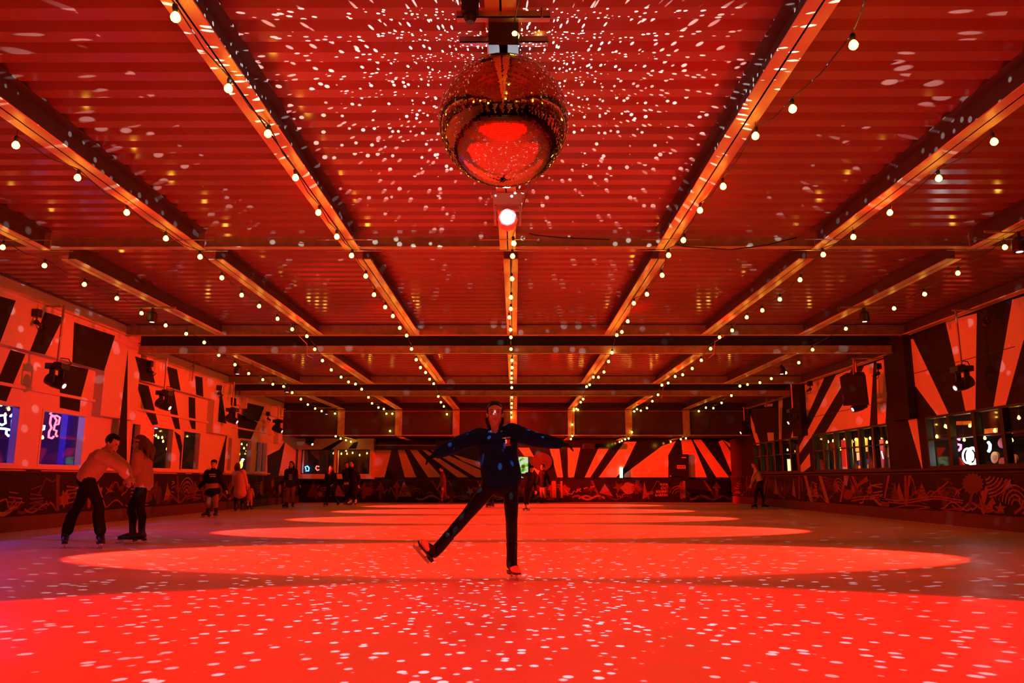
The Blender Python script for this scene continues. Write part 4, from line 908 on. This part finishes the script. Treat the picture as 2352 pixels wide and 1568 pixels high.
        if blades:
            m = MB(); c = a_-u_*.095*S+t_*.06*S; m.obox(c, (t_, sd, u_), (.135*S, .036*S, .008*S), SOLE); m.obox(c-t_*.105*S-u_*.012*S, (t_, sd, u_), (.034*S, .032*S, .014*S), SOLE); m.build('sole', bo)
            m = MB(); c = a_-u_*.149*S+t_*.06*S; m.obox(c, (t_, sd, u_), (.155*S, .0024*S, .014*S), BLADE)
            for q in (-.09, .08): m.obox(c+t_*q*S+u_*.028*S, (t_, sd, u_), (.028*S, .009*S, .022*S), BLADE)
            m.tube([c+t_*.15*S+u_*.0*S, c+t_*.168*S+u_*.012*S, c+t_*.166*S+u_*.026*S], .0026*S, BLADE, 6); m.build('blade', bo)
    F_ = Fig(); F_.root = t; F_.Q = Q; F_.ax = ax; F_.S = S; F_.P = P; F_.N = N; F_.C = C; F_.lat = lat; F_.fw = fw; F_.tu = tu; F_.sp = sp; F_.W = W; F_.feet = feet; F_.kn = (kA, kB); F_.sh = (shA, shB); F_.H = H; F_.w = (wA, wB); F_.e = (eA, eB)
    return F_
# the skater in front
s_ = person('person skating in front with arms spread and one leg out, navy jacket, black leggings', 7.7, (0, -1, 0), (1136.5, 950), (1136, 982), (1153, 1104),
     (1054, 1018, -.05), (1004, 1042, -.10), (1229, 1009, .0), (1286, 1019, .0), (1072, 1183, -.02), (1175, 1198, -.02), None, (1178, 1330), S=1.0, toeB=(.28, -1, 0), top=NAVY, legs=SPARK, hairstyle='tied',
     boots=SPARK, vox=.006, bulk=1.18, hem=.01, ankA=(1004, 1261, -.05), toeA=(-.38, -.68, .62), downA=(-.80, .05, -.50), handsm=BLKC, sw=1.0, drop=.06, curl=.75, face=(.05, -1, .06), legbulk=.93)
t = s_.root; Q = s_.Q
m = MB(); P0 = s_.N                                     # stand-up collar and hood strands beside the neck
ring_ = [P0+(s_.lat*math.cos(a)*.082+s_.fw*math.sin(a)*.075)+V((0, 0, -.028-.035*max(0, math.sin(a)))) for a in [PI/2+.62+i*(2*PI-1.24)/14 for i in range(15)]]
m.tube(ring_, [(.032, .016)]*15, NAVY, 8, flat=(0, 0, 1), round_=True); m.build('collar', t, remesh=.006)
for s in (-1, 1):
    m = MB(); limb(m, [Q(s*.078, -.03, -.02), Q(s*.080, -.01, -.075), Q(s*.060, .015, -.125), Q(s*.050, .035, -.165)], [.012, .016, .018, .014], HAIRB); m.build('hair_strand', t, remesh=.006)
for i, ((a_, t_, u_), col) in enumerate(zip(s_.feet, (BOOTT, BOOTT))):    # tan toes showing under the black boot covers
    sd = t_.cross(u_); m = MB(); limb(m, [a_-u_*.058+t_*.095, a_-u_*.062+t_*.14, a_-u_*.068+t_*.188], [(.047, .038), (.047, .036), (.031, .024)], col, flat=sd); m.build('boot_toe', t, remesh=.006)['label'] = 'tan boot toe'
for (a_, t_, u_), kk in zip(s_.feet, s_.kn):               # black covers pulled over the boots, wide at the top
    lg = (kk-a_).normalized(); m = MB(); limb(m, [a_+lg*.185, a_+lg*.175, a_+lg*.08, a_-u_*.03-t_*.01], [.050, .057, .053, .056], SPARK); m.build('boot_cover', t, remesh=.007)
# small chest print on the wearer's left
cc = onY(1165, 1013, 7.7); fy = s_.C-s_.fw
def on_chest(px, py): return onY(px, py, 7.7-.166)
LOG = mat('chest_print_cream', (.62, .50, .46), .7); LOGR = mat('chest_print_red', (.50, .07, .06), .7)
m = MB()
for i in range(9): 
    x = 1154.5+i*2.1; a = on_chest(x, 1006-.22*i); m.obox(a, ((1, 0, .1), (0, 1, 0), (0, 0, 1)), (.0032, .008, .0055 if i % 3 else .008), LOG)
a = on_chest(1163.5, 1005); m.obox(a, ((1, 0, .1), (0, 1, 0), (0, 0, 1)), (.042, .006, .0018), LOG)
m.build('chest_lettering', t)
m = MB(); a = on_chest(1166, 1014.5); m.obox(a, ((1, 0, .05), (0, 1, 0), (0, 0, 1)), (.023, .008, .024), LOGR)
for i in range(5): m.obox(on_chest(1161.5+i*2.2, 1012+(i % 2)*4)-V((0, .007, 0)), ((1, 0, .3), (0, 1, 0), (0, 0, 1)), (.0035, .003, .004), LOG)
m.build('chest_emblem', t)
m = MB(); a = on_chest(1166.5, 1022.3); m.obox(a, ((1, 0, .1), (0, 1, 0), (0, 0, 1)), (.029, .008, .004), LOG); m.build('chest_bar', t)
# ---- the others
BEIGE = mat('beige_sweater', (.50, .34, .24), .85, noise=.15, nscale=20, bump=.3, spec=.1); TANJ = mat('light_brown_jacket', (.42, .24, .16), .8, noise=.2, nscale=14, bump=.25, spec=.1)
VEST = mat('dark_red_front', (.20, .05, .045), .8, spec=.1); RUST = mat('rust_cloth', (.40, .22, .15), .85, noise=.25, nscale=20, spec=.1); COAT = mat('pale_pink_coat', (.62, .34, .32), .8, noise=.15, spec=.1)
PINK = mat('pink_suit', (.60, .28, .32), .8, spec=.1); JEAN = mat('worn_trousers', (.30, .15, .14), .85, noise=.4, nscale=9, spec=.1); CREAM = mat('cream_cloth', (.72, .60, .55), .8, spec=.1); BAND = mat('olive_headband', (.50, .40, .12), .6)
def band(F_, r, m_, z=.045, name='headband', label=None):
    m = MB(); Q = F_.Q; pts = [Q(r*.98*math.cos(a), -.012+r*1.12*math.sin(a), z+.018*math.sin(a)) for a in [i*PI/12 for i in range(25)]]
    m.tube(pts, [(.014*F_.S, .006*F_.S)]*len(pts), m_, 8, flat=F_.ax[2], cap=True); o = m.build(name, F_.root, True)
    if label: o['label'] = label
def hat(F_, m_, name='beanie', brim=False):
    m = MB(); Q, ax, S = F_.Q, F_.ax, F_.S
    m.ell(Q(0, -.02, .075), ax, (.090*S, .100*S, .068*S), m_)
    if brim: m.ell(Q(0, .075, .062), ax, (.07*S, .065*S, .010*S), m_)
    m.build(name, F_.root, remesh=.01)
def panel(F_, a, b, m_, name, grow=1.03, k=1.0):      # a band of another colour round the torso, between fractions a and b of its height
    m = MB(); P, N, S = F_.P, F_.N, F_.S; g = grow*k
    limb(m, [P+(N-P)*a, P+(N-P)*(a*.5+b*.5), P+(N-P)*b], [(.172*S*g, .130*S*g), (.168*S*g, .129*S*g), (.172*S*g, .131*S*g)], m_, flat=F_.lat, n=20); m.build(name, F_.root, remesh=.01)
p = person('person bending forward to the right in a beige sweater and black flared trousers', 11.2, (1, .2, 0), (258, 1018), (243, 1037), (203, 1092), (279, 1074, -.12), (289, 1094, -.06), (285, 1070, .18), (297, 1092, .06),
     (225, 1160, -.1), (175, 1164, .12), (229, 1259), (147, 1261), S=1.06, toeA=(.6, -.8, 0), toeB=(.5, -.85, 0), face=(.85, -.1, -.5), up=(.5, 0, .87), top=BEIGE, legs=BLKC, flare=.028, bulk=1.12, hem=.0, vox=.008)
p = person('person in a light brown jacket with headband and long hair, facing the bending one', 11.9, (-1, -.12, 0), (320, 1018), (324, 1038), (329, 1107), (306, 1076, .16), (297, 1092, .05), (312, 1079, -.17), (299, 1093, -.06),
     (304, 1168, .08), (325, 1168, -.10), (297, 1249), (318, 1247), S=1.0, toeA=(-1, -.3, 0), toeB=(-.9, -.4, 0), face=(-1, 0, -.05), top=TANJ, legs=BLKC, bulk=1.16, hem=-.02, vox=.008, hair=HAIRN, hairstyle='long')
band(p, .086, BAND, label='yellowish headband')
m = MB(); Q = p.Q
for a, l in ((-.07, .9), (-.02, 1.1), (.03, 1), (.07, .85)): limb(m, [Q(a, -.07, .06), Q(a*1.2, -.125, -.02), Q(a*1.4, -.16-.02*l, -.12*l), Q(a*1.1, -.205*l, -.26*l)], [.035, .042, .036, .010], HAIRN)
m.build('loose_hair', p.root, remesh=.01)
p = person('person in a dark hoodie with light lower band, arms held low, and rust knee-length trousers', 20.1, (.1, -1, 0), (491, 1066), (490, 1078), (488, 1130), (472, 1103), (458, 1118), (508, 1103), (519, 1124), (480, 1156), (495, 1156), (474, 1189), (495, 1188),
     S=.90, toeA=(-.5, -.8, 0), toeB=(.1, -1, 0), top=BLKC, legs=RUST, coat=.025, bulk=1.2, cuff=.14, legbulk=1.15, vox=.011)
hat(p, BLKC); panel(p, .06, .34, RUST, 'light_band', 1.2)
m = MB()
for i, (x0, x1) in enumerate(((480, 495), (482, 495))):
    a = onY(x0, 1089+i*4.5, 20.1-.165); b = onY(x1, 1089+i*4.5, 20.1-.165); m.box(a-V((0, .01, .012)), b+V((0, .01, .012)), CREAM)
    m.build('chest_stripe', p.root); m = MB()
p = person('person in a long pale pink coat standing beside the small child', 23.7, (.25, 1, 0), (547, 1071), (548, 1080), (552, 1118), (563, 1099), (567, 1114), (538, 1100), (533, 1115), (557, 1147), (542, 1147), (557, 1175), (541, 1175),
     S=.88, top=COAT, legs=BLKC, coat=.20, bulk=1.2, vox=.012, hair=HAIRN, hairstyle='bob', toeA=(.3, 1, 0), toeB=(-.2, 1, 0))
p = person('small child in a pink suit beside the long pink coat', 25.0, (.2, 1, 0), (571, 1115), (572, 1122), (573, 1143), (581, 1131), (583, 1138), (566, 1131), (563, 1138), (577, 1156), (570, 1156), (578, 1171), (569, 1171), S=.52, top=PINK, legs=PINK, bulk=1.2, vox=.009, hair=PINK, eyes=False)
p = person('long-haired person in an open dark jacket over a striped top and worn trousers', 26.6, (0, -1, 0), (669, 1067), (669, 1077), (668, 1113), (656, 1098), (645, 1111), (681, 1098), (688, 1112), (661, 1140), (673, 1140), (656, 1169), (672, 1170), S=.94, top=DKC, legs=JEAN, hairstyle='long', bulk=1.1, vox=.012,
     toeA=(-.5, -.8, 0), toeB=(.2, -1, 0))
for i in range(5):
    m = MB(); a = onY(664, 1086+i*3.6, 26.6-.158); b = onY(671, 1086+i*3.6, 26.6-.158); m.box(a-V((0, .012, .012)), b+V((0, .012, .012)), CREAM if i else DKC); m.build('shirt_stripe', p.root)
p = person('person dressed all in black with legs apart and arms a little out', 28.8, (.1, -1, 0), (760, 1076), (760, 1085), (759, 1121), (748, 1103), (735, 1114), (771, 1103), (763, 1112, -.25), (751, 1141), (768, 1141), (749, 1163), (776, 1162), S=.88, top=BLKC, legs=BLKC, hairstyle='long', vox=.012, toeA=(-.4, -.9, 0), toeB=(.4, -.9, 0))
p = person('black-clothed person, the shorter of a close couple, in dark skates', 30.4, (.6, -.8, 0), (796, 1068), (797, 1077), (799, 1114), (790, 1096), (792, 1107, -.2), (806, 1096), (801, 1107, -.2), (796, 1138), (802, 1138), (794, 1160), (801, 1160), S=.96, top=BLKC, legs=BLKC, vox=.013, toeA=(-.3, -1, 0))
p = person('black-clothed person in a long coat and white skates, closer one of a couple', 29.7, (-.6, -.8, 0), (808, 1065), (810, 1075), (811, 1113), (803, 1096), (798, 1106, -.2), (824, 1095), (824, 1112), (807, 1138), (816, 1138), (804, 1161), (816, 1161), S=1.0, top=BLKC, legs=BLKC, coat=.25, boots=BOOTW, bulk=1.1, vox=.013, toeA=(-.5, -.9, 0), toeB=(.1, -1, 0))
p = person('person in a brown jacket and cap gliding left behind the skater trailing arm', 31.2, (-1, -.1, 0), (1014, 1077), (1016, 1085), (1019, 1118), (1015, 1104, .1), (1008, 1117, .1), (1022, 1104, -.15), (1018, 1118, -.15), (1024, 1138, .1), (1015, 1138, -.1), (1034, 1157), (1012, 1157), S=.90, top=mat('brown_jacket', (.15, .07, .05), .85, spec=.1), legs=mat('brown_trousers', (.16, .05, .04), .85, spec=.1), vox=.013)
hat(p, BLKC, 'cap', True)
p = person('person in black with a dark hat and pale skates, just right of the skater', 24.7, (.3, -.95, 0), (1221.5, 1077), (1220, 1087), (1213, 1117), (1206, 1094, .1), (1194, 1088, .2), (1229, 1108), (1230, 1126, -.1), (1207, 1145), (1213, 1146), (1204, 1172), (1212, 1174), S=.84, top=BLKC, legs=BLKC, boots=BOOTW, vox=.012, hairstyle='long', toeA=(-.3, -1, 0), toeB=(.4, -.9, 0))
hat(p, BLKC, 'hat', True)
p = person('bareheaded person in a dark jacket and light trousers before the round olive disc', 32.3, (-.8, -.55, 0), (1246, 1072), (1247, 1081), (1247, 1114), (1237, 1098), (1233, 1112), (1259, 1098), (1264, 1112), (1244, 1136), (1252, 1136), (1241, 1156), (1251, 1156), S=.94, top=BLKC, legs=COAT, bulk=1.1, vox=.013, toeA=(-1, -.3, 0), toeB=(-.5, -.8, 0))
p = person('long-haired person in a white top leaning forward by the right barrier', 26.4, (-.9, .35, 0), (1732, 1068), (1736, 1077), (1746, 1106), (1734, 1095, .15), (1727, 1112, .12), (1729, 1095, -.12), (1725, 1113, -.12), (1736, 1138, -.1), (1752, 1139, .1), (1734, 1169), (1756, 1167), S=.88, skin=SKIN2, top=CREAM, sleeve=False, legs=DKC, vox=.012, hair=HAIRN, hairstyle='long', face=(-.9, .2, -.35), toeA=(-.8, -.3, 0), toeB=(.8, -.3, 0), hem=.05)
p = person('person mostly hidden behind the skater body, one hand and skate showing', 27.4, (-.7, -.7, 0), (1128, 1069), (1127, 1078), (1123, 1114), (1112, 1100), (1104, 1112), (1138, 1100), (1138, 1113), (1121, 1139), (1128, 1139), (1123, 1166), (1130, 1165), S=.92, top=DKC, legs=BLKC, vox=.013)
